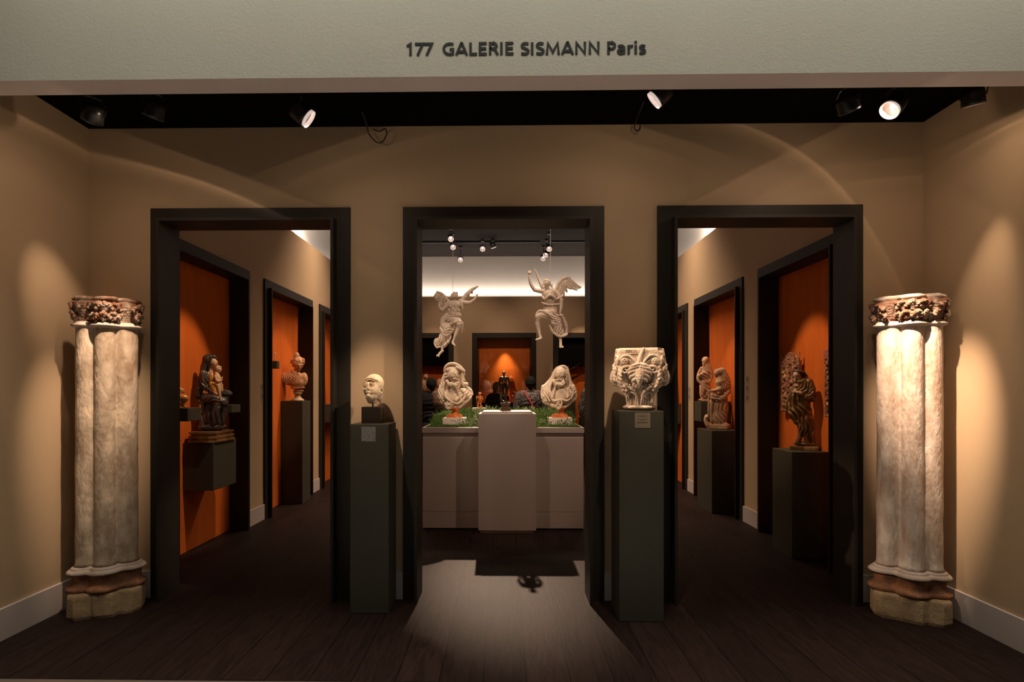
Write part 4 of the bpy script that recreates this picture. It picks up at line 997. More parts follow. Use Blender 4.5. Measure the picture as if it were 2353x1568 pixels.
f.c(8, (268, 1030, 48, 30), (272, 1055, 46, 27)); f.c(6, (272, 1050, 44, 27), (270, 1110, 34, 28), (284, 1180, 22, 20), (298, 1235, 16, 12))
f.c(5, (300, 1238, 16, 13), (306, 1262, 14, 15), (275, 1276, 26, 11), (256, 1280, 32, 9)); f.c(1.5, (256, 1282, 34, 5), (248, 1284, 36, 4))
f.c(6, (526, 1235, 0, 22), (530, 1310, 6, 14)); f.c(5, (530, 1312, 6, 16), (530, 1350, 16, 17)); 
for i in range(4): f.c(1.5, (518+i*12, 1356, 22, 7), (518+i*12, 1368, 26, 6))
root = fig_root('hanging_angel', f, 415, 940, 'larger pale carved wooden angel hanging by a cord, facing left with fist raised', 'angel sculpture', 'hanging angels')
figpart('body', f, 'wood_white', root, (415, 940))
w = Fig(1180, 520, 4.9, 6.85, .62)
wing(w, [(340, 720, -34, 16), (312, 650, -40, 17), (285, 580, -46, 13), (262, 515, -50, 8), (237, 474, -52, 5)], [[(318, 660, -44, 14), (330, 690, -66, 10)]]); figpart('wing', w, 'wood_white', root, (415, 940))
w = Fig(1180, 520, 4.9, 6.85, .62)
w.e(6, 545, 690, -36, 46, 90, 14, 25)
wing(w, [(470, 730, -30, 20), (508, 640, -38, 18), (548, 596, -42, 20), (600, 572, -44, 17), (638, 574, -44, 13)],
     [[(630, 580, -44, 14), (680, 630, -44, 13), (725, 665, -42, 12), (762, 680, -40, 8)], [(620, 595, -44, 15), (668, 655, -44, 14), (715, 688, -42, 11), (755, 692, -40, 6)], [(605, 610, -44, 15), (650, 675, -44, 14), (700, 708, -42, 10), (725, 712, -40, 6)],
      [(585, 620, -44, 15), (620, 680, -44, 14), (655, 700, -42, 9)], [(565, 640, -42, 16), (590, 700, -42, 16), (605, 735, -42, 10)], [(545, 660, -40, 16), (565, 730, -40, 16), (572, 780, -40, 10)], [(520, 680, -38, 16), (535, 740, -38, 16), (540, 790, -36, 9)]])
w.folds(560, 690, -22, 90, 110, 40, 30, 20, 5, .9); w.folds(680, 650, -30, 90, 70, 40, -48, 15, 3, .4)
figpart('wing', w, 'wood_white', root, (415, 940))
mm = f.m; wire(root, ((415-415)*mm, 0, (940-600)*mm), ((417-415)*mm, 0, 4.563-root.location.z))

# ------------------------------------------------------------------ marble busts on white blocks
f = Fig(960, 800, 7.84, 6.70, .5)
P = head(f, 645, 492, 52, 104, 132, 104, .48, -8, k=18)
f.e(14, 600, 400, 30, 95, 60, 80)
f.c(10, (488, 425, 30, 26), (500, 350, 40, 26), (560, 292, 36, 26), (640, 282, 20, 26), (720, 312, 10, 28), (780, 360, 10, 30), (838, 415, 20, 20))
f.e(20, 620, 380, -50, 150, 110, 70); f.c(12, (700, 345, 40, 22), (770, 380, 36, 26), (835, 418, 26, 16)); f.c(12, (560, 300, -40, 40), (760, 380, -50, 50), (820, 470, -40, 36))
f.c(14, (800, 440, -10, 36), (815, 540, 0, 30), (812, 610, 10, 30), (835, 670, 16, 34)); f.e(6, 872, 655, 26, 44, 38, 40); f.c(5, (835, 560, 22, 15), (852, 590, 24, 14)); 
f.e(20, 700, 520, -60, 110, 160, 60); f.e(30, 600, 600, -60, 170, 230, 80)
rnd = random.Random(3)
for i in range(44):   # beard and moustache
    t = i/43; a = math.pi*(.98-t*.93); bx = 640+math.cos(a)*105+rnd.uniform(-12, 12); by = 590+math.sin(a)*70+rnd.uniform(-16, 22)
    f.c(5, (bx-10, by-10, 104+rnd.uniform(-24, 18), 16), (bx+rnd.uniform(-8, 8), by+10, 118+rnd.uniform(-22, 18), 19), (bx+rnd.uniform(-20, 20), by+36, 98+rnd.uniform(-24, 10), 12))
for i in range(16):
    f.c(5, (655+rnd.uniform(-60, 70), 640+rnd.uniform(-24, 30), 116, 18), (655+rnd.uniform(-60, 80), 668+rnd.uniform(-10, 34), 112, 13))
f.c(5, (640, 560, 128, 12), (690, 556, 146, 13), (740, 575, 130, 10)); f.e(3, 688, 592, 150, 30, 12, 30, 10, sub=True)
for i in range(14): # side curls
    a = i*.9; f.c(4, (525+math.cos(a)*28, 500+i*7-40, 60+math.sin(a)*14, 14), (525+math.cos(a+1)*30, 512+i*7-40, 64+math.sin(a)*14, 12))
for i in range(9): f.c(4, (570+rnd.uniform(-30, 50), 380+rnd.uniform(-12, 24), 105, 12), (575+rnd.uniform(-30, 50), 392+rnd.uniform(-12, 24), 108, 10))
f.c(18, (500, 470, 20, 34), (468, 560, 22, 40), (450, 650, 28, 44), (425, 720, 30, 50), (420, 800, 40, 60), (450, 900, 50, 60))
f.c(10, (640, 640, 20, 74), (610, 760, 20, 84)); f.e(24, 600, 880, -6, 180, 160, 100); f.e(24, 440, 850, -10, 72, 170, 90); f.e(24, 830, 830, -20, 140, 105, 80)
f.c(16, (900, 730, -10, 34), (950, 770, -6, 34), (975, 835, -6, 26)); f.c(12, (965, 830, 10, 24), (930, 920, 20, 26), (850, 980, 30, 32), (760, 1050, 36, 34), (690, 1075, 30, 34))
f.c(14, (430, 960, 20, 34), (470, 1000, 40, 34), (540, 1020, 50, 40), (620, 1060, 40, 46)); f.e(6, 570, 1040, 90, 62, 68, 34); f.c(5, (565, 930, 96, 16), (600, 970, 110, 18), (612, 1030, 110, 16), (600, 1085, 96, 14)); f.c(5, (565, 940, 100, 16), (530, 1010, 108, 16), (520, 1070, 100, 16), (555, 1100, 96, 14))
f.e(6, 570, 1060, 128, 26, 34, 22, sub=True)
f.c(6, (480, 640, 60, 20), (470, 760, 76, 22), (490, 860, 96, 22), (560, 930, 110, 20)); f.c(6, (400, 770, 70, 18), (410, 870, 86, 18), (470, 960, 90, 18)); f.c(5, (395, 900, 70, 12), (440, 990, 80, 14))
f.c(6, (560, 930, 110, 18), (640, 980, 108, 16), (720, 1000, 96, 14), (800, 960, 90, 14), (880, 860, 76, 14)); f.c(5, (800, 760, 60, 12), (850, 840, 72, 13), (800, 930, 84, 14), (720, 1000, 90, 12))
f.e(8, 650, 830, 110, 60, 110, 26, 8, sub=True); f.c(26, (700, 770, 50, 34), (770, 860, 56, 38), (700, 940, 80, 26))
f.folds(830, 860, 50, 190, 190, 110, 35, 52, 9, 1.0); f.folds(440, 820, 50, 90, 220, 90, -10, 46, 11, 1.0)
f.rough(1.2, 34)
root = fig_root('marble_bust', f, 660, 1250, 'white marble bust of a bearded man in a soft cap, looking to the right', 'bust', 'marble busts on the counter')
figpart('carving', f, 'marble', root, (660, 1250))
socle('socle', root, 675, f, 660, 1250, 0, 0, [(88, 1068), (92, 1090), (60, 1120), (46, 1150), (56, 1172), (80, 1182)], 'orangemarble', (532, 792), 1180, 1250, .205)
def white_block(px0, px1, y, z0, z1, d, label, text=True):
    a = aty(px0, 0, y).x; b = aty(px1, 0, y).x
    o = boxobj('white_block', a, b, y, y+d, z0, z1, 'whiteblock', None, .002); tag(o, label, 'block', 'small white blocks on the counter')
    if text: textcard(o, a+(b-a)*.28, a+(b-a)*.66, z0+(z1-z0)*.35, z0+(z1-z0)*.9, y, 'whiteblock', [(.5, .34, .7, .07), (.5, .66, .45, .10), (.5, .5, .2, .06)])
    return o
zb1 = aty(960+660/7.84, 800+1250/7.84, 6.70).z
white_block(1016.8, 1069.5, 6.56, 1.095, zb1-.0005, .25, 'small white block under the bust in the soft cap')

f = Fig(1220, 800, 7.84, 6.70, .5)
P = head(f, 528, 478, 52, 102, 132, 102, -.32, -4, k=18)
f.c(14, (395, 560, 0, 40), (415, 470, 10, 34), (455, 385, 20, 28), (520, 345, 24, 26), (590, 335, 20, 26), (645, 370, 16, 26), (668, 450, 14, 28), (690, 540, 10, 28), (715, 625, 4, 26))
f.e(24, 550, 460, -50, 140, 135, 90); f.e(30, 540, 620, -60, 190, 200, 80); f.c(20, (690, 600, -20, 40), (740, 700, -20, 50)); f.c(16, (400, 540, -10, 46), (350, 620, -10, 56), (280, 700, -16, 60)); f.c(12, (650, 520, -30, 50), (700, 620, -20, 40))
rnd = random.Random(9)
for i in range(44):
    t = i/43; a = math.pi*(.95-t*.9); bx = 495+math.cos(a)*92+rnd.uniform(-10, 10); by = 585+math.sin(a)*70+rnd.uniform(-18, 18)
    f.c(5, (bx-8, by-12, 110+rnd.uniform(-22, 14), 16), (bx+rnd.uniform(-8, 8), by+8, 124+rnd.uniform(-20, 14), 19), (bx+rnd.uniform(-18, 18), by+32, 104+rnd.uniform(-20, 10), 12))
for i in range(20): f.c(5, (492+rnd.uniform(-60, 60), 632+rnd.uniform(-24, 26), 122, 18), (492+rnd.uniform(-60, 60), 664+rnd.uniform(-14, 30), 116, 13))
f.c(5, (425, 580, 128, 10), (470, 572, 150, 13), (530, 580, 140, 11)); f.e(3, 478, 598, 156, 24, 9, 24, 10, sub=True)
for i in range(12): f.c(4, (632+rnd.uniform(-14, 14), 450+i*14, 70+rnd.uniform(-10, 16), 13), (636+rnd.uniform(-14, 14), 462+i*14, 72, 11))
f.c(12, (510, 640, 20, 76), (520, 760, 20, 86)); f.e(24, 520, 860, -6, 190, 170, 105); f.e(24, 290, 850, -14, 92, 175, 92); f.e(24, 720, 830, -14, 95, 155, 88)
f.c(14, (220, 700, 0, 34), (208, 820, 0, 34), (225, 920, 10, 34), (270, 990, 20, 28), (340, 1005, 30, 26)); f.c(14, (760, 700, 0, 40), (795, 800, 4, 34), (800, 900, 4, 28), (760, 950, 16, 26))
f.c(14, (350, 1020, 30, 30), (430, 1040, 40, 46), (540, 1060, 30, 50)); f.c(12, (780, 930, 20, 24), (700, 990, 30, 30), (620, 1050, 30, 32), (560, 1070, 26, 34))
f.e(6, 485, 1050, 92, 50, 70, 32); f.c(5, (525, 930, 106, 16), (470, 1000, 112, 16), (445, 1070, 104, 16), (475, 1110, 96, 14)); f.c(5, (530, 930, 106, 16), (545, 1000, 112, 15), (525, 1080, 100, 15)); f.e(6, 488, 1060, 126, 20, 36, 18, sub=True)
f.c(7, (380, 600, 60, 22), (330, 720, 74, 24), (350, 850, 90, 24), (400, 950, 96, 22), (500, 935, 112, 20)); f.c(6, (240, 730, 56, 18), (260, 850, 72, 20), (330, 950, 84, 20)); f.c(6, (215, 850, 50, 16), (270, 960, 66, 18)); f.c(6, (430, 690, 96, 16), (410, 800, 106, 18), (380, 900, 100, 18))
f.c(6, (700, 680, 66, 20), (760, 780, 64, 20), (740, 880, 70, 20), (640, 950, 90, 20), (540, 930, 108, 18)); f.c(5, (660, 720, 84, 14), (700, 820, 86, 16), (640, 900, 96, 14))
f.e(8, 470, 790, 118, 44, 84, 26, 14, sub=True); f.c(26, (570, 760, 70, 40), (620, 860, 70, 38))
f.folds(270, 860, 40, 110, 190, 110, -28, 46, 11, 1.0); f.folds(720, 850, 40, 110, 160, 100, 25, 42, 10, 1.0)
f.rough(1.2, 34)
root = fig_root('marble_bust', f, 520, 1250, 'white marble bust of a bearded man with a cloth over his bald head', 'bust', 'marble busts on the counter')
figpart('carving', f, 'marble', root, (520, 1250))
socle('socle', root, 540, f, 520, 1250, 0, 0, [(80, 1066), (84, 1090), (56, 1120), (40, 1150), (50, 1172), (72, 1182)], 'orangemarble', (376, 656), 1180, 1250, .205)
zb2 = aty(1220+520/7.84, 800+1250/7.84, 6.70).z
white_block(1260.8, 1315, 6.56, 1.095, zb2-.0005, .25, 'small white block under the bust with the covered head')

# ------------------------------------------------------------------ dark bronze and red figurine
f = Fig(1080, 760, 7.84, 6.20, .42)
P = head(f, 610, 772, 8, 28, 38, 28, -.15, 0, k=7); curls(f, P, 28, hairspots(26, 7), 7, 2, 3); curls(f, P, 28, [(-.3, .75, .8), (0, .9, .85), (.3, .75, .8), (.15, .7, .95), (-.15, .7, .95)], 7, 2, 4)
f.c(5, (610, 832, 0, 20), (610, 805, 2, 17))
f.e(10, 610, 862, 0, 70, 40, 36); f.e(9, 613, 905, 0, 50, 46, 32); f.e(9, 618, 955, 0, 52, 34, 32); f.c(5, (585, 855, 28, 22)); f.c(5, (635, 855, 28, 22)); f.folds(612, 905, 26, 40, 40, 30, 90, 22, 3, .2)
f.c(6, (552, 850, 0, 24), (540, 900, 0, 20), (532, 955, 2, 17)); f.c(5, (532, 955, 2, 17), (535, 1000, 10, 13), (548, 1030, 16, 10)); hand(f, 552, 1042, 18, 9, .1, 1, .1, .6, k=2)
f.c(6, (672, 850, 0, 24), (696, 900, -6, 20), (704, 945, -8, 17)); f.c(5, (704, 948, -8, 17), (688, 972, 6, 13), (668, 968, 20, 11)); f.c(4, (665, 940, 26, 14), (648, 950, 30, 13), (640, 1005, 26, 12))
f.c(8, (596, 970, 4, 33), (592, 1040, 6, 29), (596, 1095, 8, 20)); f.c(7, (596, 1095, 8, 20), (602, 1145, 4, 22), (640, 1215, 0, 17), (676, 1262, 4, 11)); f.c(4, (676, 1270, 6, 11), (705, 1284, 20, 8))
f.c(8, (642, 970, 4, 33), (660, 1045, 12, 29), (662, 1100, 16, 20)); f.c(7, (662, 1100, 16, 20), (655, 1150, 10, 21), (632, 1215, 8, 15), (624, 1262, 10, 11)); f.c(4, (624, 1270, 10, 11), (640, 1285, 24, 8))
f.c(8, (545, 1045, -6, 14), (556, 1120, -8, 19), (562, 1200, -8, 24), (570, 1270, -6, 28)); f.e(6, 600, 1272, -4, 44, 16, 30); f.e(4, 630, 1288, 4, 84, 12, 40); f.c(6, (700, 960, -14, 14), (700, 1030, -16, 12), (680, 1080, -18, 8))
f.folds(562, 1180, 8, 40, 100, 40, 65, 18, 4, 1.5)
root = fig_root('bronze_statuette', f, 638, 1450, 'dark shiny bronze statuette of a standing nude man on a stepped dark base', 'statuette')
figpart('figure', f, 'bronze', root, (638, 1450))
s_ = f.m; bm = bmesh.new()
for (x0, x1, y0, y1) in ((540, 736, 1412, 1450), (552, 724, 1385, 1412), (562, 714, 1335, 1385), (548, 728, 1318, 1335), (552, 722, 1298, 1318)):
    box(bm, (x0-638)*s_, (x1-638)*s_, -(x1-x0)*.5*s_, (x1-x0)*.5*s_, (1450-y1)*s_, (1450-y0)*s_, .0012)
bobj('stepped_base', bm, 'bronzebase', root)

f = Fig(1080, 860, 14.7, 7.55, .38)
P = head(f, 332, 672, 10, 52, 58, 52, -.2, 8, k=12); curls(f, P, 52, hairspots(30, 4), 13, 4, 6)
f.e(14, 330, 790, 0, 62, 66, 50); f.e(14, 335, 850, 10, 64, 52, 54)
f.c(10, (280, 765, 0, 26), (240, 800, 16, 22), (215, 815, 30, 18)); f.c(10, (385, 765, 0, 26), (412, 810, 6, 22), (425, 860, 16, 20)); f.e(6, 425, 850, 20, 26, 44, 20)
f.c(10, (305, 890, 6, 40), (295, 960, 8, 34), (280, 1020, 8, 30), (275, 1080, 8, 24)); f.c(8, (275, 1090, 8, 20), (265, 1098, 30, 14)); f.c(10, (360, 890, 6, 40), (362, 960, 8, 34), (360, 1020, 8, 30), (362, 1080, 8, 24)); f.c(8, (362, 1090, 8, 20), (360, 1098, 30, 14))
f.c(3, (213, 720, 34, 9), (228, 900, 26, 9), (248, 1100, 14, 9)); f.e(4, 330, 1120, 4, 92, 22, 70)
root = fig_root('cupid_figurine', f, 330, 1140, 'small glossy red-brown figurine of a chubby boy holding a stick', 'figurine')
figpart('figure', f, 'redterra', root, (330, 1140))
zf = root.location.z
white_block(1085, 1118, 7.47, 1.185, zf-.0005, .2, 'small white block under the red-brown figurine', False)
# flat pale stone slabs in the grass behind the bronze
def slab(px0, px1, py, y, label, seed):
    a = aty(px0, py, y); b = aty(px1, py, y); a.z = TZ(0, y)+.004; bm = bmesh.new(); rnd = random.Random(seed)
    cx = (a.x+b.x)/2; rx = (b.x-a.x)/2; n = 22; rr = [1+rnd.uniform(-.12, .12) for _ in range(n)]
    rg = []
    for z, s_ in ((0, .9), (.01, 1.0), (.028, .97), (.036, .86)):
        rg.append([bm.verts.new((rx*s_*rr[k]*math.cos(6.283*k/n), .11*s_*rr[k]*math.sin(6.283*k/n), z+.003*rnd.uniform(-1, 1))) for k in range(n)])
    for i in range(3):
        for k in range(n): bm.faces.new((rg[i][k], rg[i][(k+1) % n], rg[i+1][(k+1) % n], rg[i+1][k]))
    bm.faces.new(rg[0][::-1]); bm.faces.new(rg[-1])
    o = bobj('stone_slab', bm, 'headstone', None, (cx, y, a.z), smooth=True); return tag(o, label, 'stone slab', 'pale slabs in the counter grass')
slab(1131, 1156, 941.5, 7.15, 'flat pale stone slab in the grass between figurine and bronze', 1)
slab(1168, 1197, 941.5, 7.15, 'flat pale stone slab in the grass between bronze and the person from behind', 2)

# ------------------------------------------------------------------ entrance sculptures
f = Fig(790, 820, 7.128, 3.91, .62)     # ancient head on a block
f.e(16, 500, 440, -14, 160, 162, 140); f.e(16, 470, 540, 30, 140, 160, 118, -6); f.c(14, (440, 650, 50, 84), (470, 640, 40, 90)); f.e(16, 432, 520, 36, 112, 150, 116); f.c(14, (560, 600, -10, 80), (560, 660, -10, 60))
P = lambda u, v, w: (430+u*118-w*28, 500+v*150, 10+w*128+u*22)
for s_ in (-1, 1):
    f.e(6, *P(s_*.50, -.26, .98), 44, 28, 30, sub=True); f.e(2, *P(s_*.50, -.24, .86), 33, 19, 26); f.c(1.5, (*P(s_*.24, -.25, .99), 5), (*P(s_*.5, -.36, 1.08), 6), (*P(s_*.80, -.2, .84), 5)); f.c(1.5, (*P(s_*.26, -.2, .99), 4), (*P(s_*.5, -.10, 1.05), 5), (*P(s_*.78, -.16, .86), 4))
    f.c(3, (*P(s_*.20, -.42, 1.02), 7), (*P(s_*.48, -.56, 1.06), 8), (*P(s_*.82, -.38, .84), 6)); f.c(14, (*P(s_*.50, .18, .76), 34))
f.c(8, (*P(0, -.36, 1.02), 12), (*P(0, -.02, 1.12), 15), (*P(0, .10, 1.12), 16)); f.c(2, (*P(.02, .0, 1.3), 10), (*P(.1, .24, 1.22), 10), sub=True)
f.c(3, (*P(-.30, .52, 1.0), 7), (*P(0, .48, 1.12), 10), (*P(.34, .54, .98), 6)); f.c(3, (*P(-.24, .62, 1.0), 8), (*P(0, .62, 1.10), 11), (*P(.26, .63, .98), 8)); f.c(1, (*P(-.34, .56, 1.12), 4), (*P(.36, .57, 1.1), 4), sub=True)
f.c(10, (*P(-.02, .90, .98), 30))
f.c(4, (332, 420, 60, 13), (360, 372, 100, 13), (440, 352, 126, 14), (540, 385, 116, 14), (610, 455, 70, 14), (635, 520, 20, 13)); f.c(3, (345, 396, 92, 7), (430, 376, 130, 7), (530, 408, 122, 7), (600, 478, 80, 7))
f.c(4, (600, 500, 60, 14), (628, 530, 40, 16), (640, 570, 20, 14), (610, 600, 44, 14)); f.e(3, 612, 555, 58, 14, 24, 16, sub=True); f.c(10, (610, 600, -20, 40), (605, 680, -20, 34), (600, 735, -20, 22)); f.c(2, (588, 620, 40, 8), (580, 750, 30, 9), sub=True)
f.c(12, (440, 700, 20, 66), (480, 720, 0, 70)); f.b(0, 480, 860, 0, 300, 95, 300, 4, -4, sub=True); f.rough(2.0, 40)
root = fig_root('ancient_head', f, 475, 1110, 'cream stone head in a close cap with hollow eyes, mounted on a dark block', 'sculpture')
figpart('head', f, 'headstone', root, (475, 1110)); s_ = f.m
bm = bmesh.new(); tube(bm, [(0, 0, (1110-820)*s_), (0, 0, (1110-740)*s_)], .0055, 10); bobj('mount_rod', bm, 'lampblack', root)
bm = bmesh.new(); box(bm, -.064, .064, -.062, .062, 0, (1110-817)*s_, .002); o = bobj('mount_block', bm, 'blackstone', root); o.rotation_euler = (0, 0, -root.rotation_euler.z)

f = Fig(1380, 770, 6.816, 3.80, .62)    # carved capital; the same carving on all four sides
CXc = 612
f.c(16, (CXc, 1110, 0, 200), (CXc, 1111, 0, 200)); f.ops.pop()
f.c(20, (CXc, 1060, 0, 190), (CXc, 980, 0, 178), (CXc, 900, 0, 190), (CXc, 800, 0, 225)); f.b(0, CXc, 1290, 0, 400, 200, 400, 0, sub=True)
f.e(12, CXc, 1132, 0, 262, 62, 240); f.b(30, CXc, 400, 0, 355, 185, 240, 60); f.e(26, CXc, 640, 0, 330, 180, 240)
f.b(20, CXc, 180, 0, 500, 34, 400, 0, sub=True)
def side(f, q):
    c_, s_ = [(1, 0), (0, 1), (-1, 0), (0, -1)][q]; wd = 1 if q % 2 == 0 else .85
    def T(u, y, n, r): # u across the face, n outward
        tt = min(max((900-y)/150, 0), 1); u = u-CXc; n = n*(1 if q % 2 == 0 else 1+.18*tt)+(0 if q % 2 == 0 else 60*tt); u *= wd
        return (CXc+u*c_+n*s_, y, n*c_-u*s_, r)
    C_ = lambda k, *pts, **kw: f.c(k, *[T(*p) for p in pts], **kw)
    # central leaf, bending forward
    C_(16, (612, 520, 225, 60), (612, 600, 275, 66), (612, 690, 300, 54), (612, 760, 292, 36), (612, 790, 262, 18))
    f.e(24, *T(612, 610, 236, 0)[:3], *((150, 130, 70) if q % 2 == 0 else (70, 130, 140)))
    for sg in (-1, 1):
        for i, (y, L_) in enumerate([(505, 150), (545, 178), (595, 176), (650, 150), (705, 112)]):
            C_(8, (612+sg*20, y-34, 280, 26), (612+sg*L_*.55, y-14, 290-i*4, 27), (612+sg*L_*.9, y+12, 268, 23), (612+sg*L_, y+36, 240, 14))
            C_(3, (612+sg*L_*.8, y+38, 268, 10), (612+sg*L_*.92, y+40, 262, 8), sub=True)
        for i in range(4): C_(2, (612+sg*8*(i+.5), 520, 292+4, 4), (612+sg*16*(i+.5), 620, 338, 4), (612+sg*9*(i+.5), 730, 338, 3), sub=True)
        # double arch volutes above
        C_(5, (630*0+612+sg*30, 500, 250, 20), (612+sg*80, 420, 262, 20), (612+sg*160, 345, 258, 20), (612+sg*240, 345, 240, 17))
        C_(4, (612+sg*60, 510, 246, 13), (612+sg*110, 440, 256, 13), (612+sg*190, 385, 250, 12))
        C_(5, (612+sg*250, 350, 236, 20), (612+sg*290, 400, 230, 20), (612+sg*280, 460, 232, 20)); f.e(5, *T(612+sg*228, 425, 246, 0)[:3], 52 if q % 2 == 0 else 26, 55, 26 if q % 2 == 0 else 52)
        for a in (90, 210, 330): p = T(612+sg*228+22*math.cos(math.radians(a)), 425-20*math.sin(math.radians(a)), 270, 13); f.c(2, p, (p[0], p[1]+2, p[2], 13), sub=True)
        # lower scroll
        C_(5, (612+sg*90, 560, 240, 18), (612+sg*130, 520, 256, 20), (612+sg*200, 505, 262, 22), (612+sg*260, 540, 256, 20), (612+sg*250, 590, 254, 18), (612+sg*205, 600, 262, 16), (612+sg*190, 568, 266, 13), (612+sg*215, 556, 270, 11))
        # corner leaf: a fan sweeping out and round
        for i in range(7):
            a = i/6; yt = 520+a*330; ot = 440-abs(a-.45)*150
            p0 = T(612+sg*130, 860-a*30, 170, 26); p1 = T(612+sg*230, 720+a*110-40, 210, 26); p2 = T(612+sg*(ot-130), yt-6+a*10, 210, 28); p3 = T(612+sg*(ot-92), yt+26, 190, 22); f.c(7, p0, p1, p2, p3)
            p = T(612+sg*(ot-120), yt+34, 244, 10); f.c(3, p, (p[0]+2, p[1]+2, p[2], 9), sub=True)
        # pointed arches at the neck
        C_(3, (612+sg*20, 1090, 196, 12), (612+sg*34, 1000, 206, 12), (612+sg*90, 915, 214, 13), (612+sg*165, 900, 200, 12), (612+sg*190, 960, 184, 10), (612+sg*196, 1050, 170, 10))
        for uu in (60, 95, 130): C_(2, (612+sg*uu, 1090, 196-uu*.25, 9), (612+sg*uu, 990, 190-uu*.25, 9), (612+sg*uu*1.02, 955, 188-uu*.25, 6))
        C_(6, (612+sg*70, 870, 214, 26), (612+sg*130, 830, 228, 26), (612+sg*190, 815, 216, 22), (612+sg*215, 850, 206, 14)); C_(5, (612+sg*30, 960, 208, 14), (612+sg*80, 880, 232, 16), (612+sg*130, 850, 240, 14))
    for i in range(-4, 5): C_(3, (612+i*48, 800-abs(i)*4, 262-abs(i)*8, 18), (612+i*50, 822, 256-abs(i)*8, 10))
    C_(8, (612+60, 238, 250, 22), (612+20, 330, 256, 30), (612-10, 440, 262, 36)); C_(2, (612+40, 260, 284, 4), (612, 440, 298, 5), sub=True); C_(2, (612+70, 270, 276, 4), (612+30, 440, 292, 5), sub=True)
    C_(3, (612-215, 312, 246, 8), (612-30, 308, 250, 8)); C_(3, (612-215, 258, 246, 6), (612-30, 255, 250, 6))
    for i in range(6): C_(3, (612-205+i*34, 285, 244, 11), (612-203+i*34, 286, 252, 9)); 
for q in range(4): side(f, q)
f.e(12, CXc+330, 250, 200, 60, 50, 90, sub=True); f.rough(2.6, 36)
root = fig_root('carved_capital', f, 606, 1187, 'large pale carved stone capital with curling leaves and scrolls, on the right entrance plinth', 'capital')
figpart('stone', f, 'capital', root, (606, 1187))

# ------------------------------------------------------------------ left niches
def nbox(name, x0, x1, y0, y1, z0, z1, label, cat='plinth', group=None, m='plinth'):
    return plinth(name, x0, x1, y0, y1, z0, z1, label, m, group, cat)
NBL = GL-NX+.004; NBR = GR+NX-.004
nbox('wall_box', NBL, -2.665, 5.14, 5.58, .577, 1.018, 'dark olive box fixed in the niche, carrying the seated mother and child', 'wall box')
nbox('niche_shelf', NBL, -2.655, 4.70, 4.91, 1.237, 1.349, 'olive grey shelf carrying the small wooden putto, cut by the left door jamb', 'shelf')
nbox('niche_shelf', NBL, -2.655, 5.475, 5.65, 1.278, 1.357, 'thin olive grey shelf carrying the dark rough stone', 'shelf')
nbox('display_plinth', NBL, -2.66, 7.41, 7.72, 0, 1.357, 'dark olive plinth under the terracotta bust of a woman', 'plinth', 'olive grey display plinths')
nbox('niche_shelf', NBL, -2.84, 7.02, 7.10, 1.77, 1.865, 'tiny olive grey shelf high on the orange panel beside the terracotta bust', 'shelf')
nbox('wall_box', NBL, -2.66, 9.02, 9.9, .98, 1.27, 'dark box low in the narrow glimpse of the third niche on the left', 'wall box')

f = Fig(380, 760, 5.227, 5.32, .6)   # seated mother and child
f.e(14, 468, 385, -6, 72, 68, 66); f.c(12, (460, 400, -10, 58), (428, 480, -14, 54), (410, 560, -16, 48), (385, 640, -20, 46)); f.c(6, (500, 345, 36, 22), (545, 352, 40, 20), (575, 372, 36, 14)); f.c(4, (500, 360, 56, 16), (490, 430, 46, 16), (478, 500, 34, 14))
f.e(14, 460, 620, -12, 86, 110, 70); f.c(14, (380, 640, -20, 50), (360, 740, -20, 56), (350, 820, -14, 50)); f.c(8, (410, 555, 10, 44), (410, 640, 24, 42), (430, 710, 36, 38), (480, 750, 52, 30), (530, 790, 62, 26), (570, 820, 66, 20))
f.c(12, (440, 860, 10, 66), (520, 860, 50, 62), (580, 870, 70, 54)); f.c(12, (560, 850, 10, 60), (640, 890, 50, 56), (672, 915, 60, 48)); f.c(14, (580, 900, 60, 54), (560, 1020, 56, 60), (540, 1140, 40, 64)); f.c(14, (672, 930, 56, 40), (660, 1040, 40, 44), (620, 1150, 24, 56))
f.e(20, 520, 1060, 0, 130, 180, 80); f.e(12, 520, 1205, 10, 165, 54, 84); f.c(6, (360, 890, 0, 30), (400, 920, 30, 24), (405, 1000, 34, 20)); f.c(6, (380, 1060, 10, 30), (400, 1150, 20, 34), (370, 1220, 20, 26)); f.c(5, (640, 1180, 20, 24), (675, 1200, 20, 20), (680, 1225, 16, 14))
f.folds(540, 1060, 60, 150, 170, 110, 14, 62, 13, 1.1); f.folds(440, 720, 30, 110, 130, 90, -20, 40, 8, 1.1); f.folds(500, 1215, 50, 160, 50, 80, 30, 34, 8, 1.0); f.folds(520, 880, 80, 130, 60, 70, 80, 36, 8, 1.1)
root = fig_root('seated_mother_and_child', f, 500, 1370, 'dark robed carved mother seated with a pale child in her arms, on a gilt base', 'statue')
root.location.x += .035; root.location.z = 1.0185; figpart('robe', f, 'darkrobe', root, (500, 1370))
g = Fig(380, 760, 5.227, 5.32, .5); P = head(g, 540, 425, 24, 48, 64, 48, .72, 4); g.c(6, (505, 500, 10, 30), (500, 560, 10, 36), (520, 590, 14, 34))
figpart('face', g, 'flesh', root, (500, 1370))
g = Fig(380, 760, 5.227, 5.32, .5); g.c(4, (540, 780, 84, 16), (575, 800, 90, 14)); hand(g, 590, 815, 86, 14, .8, .6, .2, .5)
figpart('hand', g, 'flesh', root, (500, 1370))
g = Fig(380, 760, 5.227, 5.32, .5); g.e(8, 515, 620, 34, 42, 76, 34); g.c(8, (520, 690, 44, 44), (550, 760, 56, 44), (575, 810, 66, 34)); g.c(4, (495, 690, 80, 12), (540, 670, 86, 12), (580, 710, 90, 12), (600, 800, 92, 10)); g.folds(535, 720, 50, 60, 130, 60, 10, 26, 6, 1)
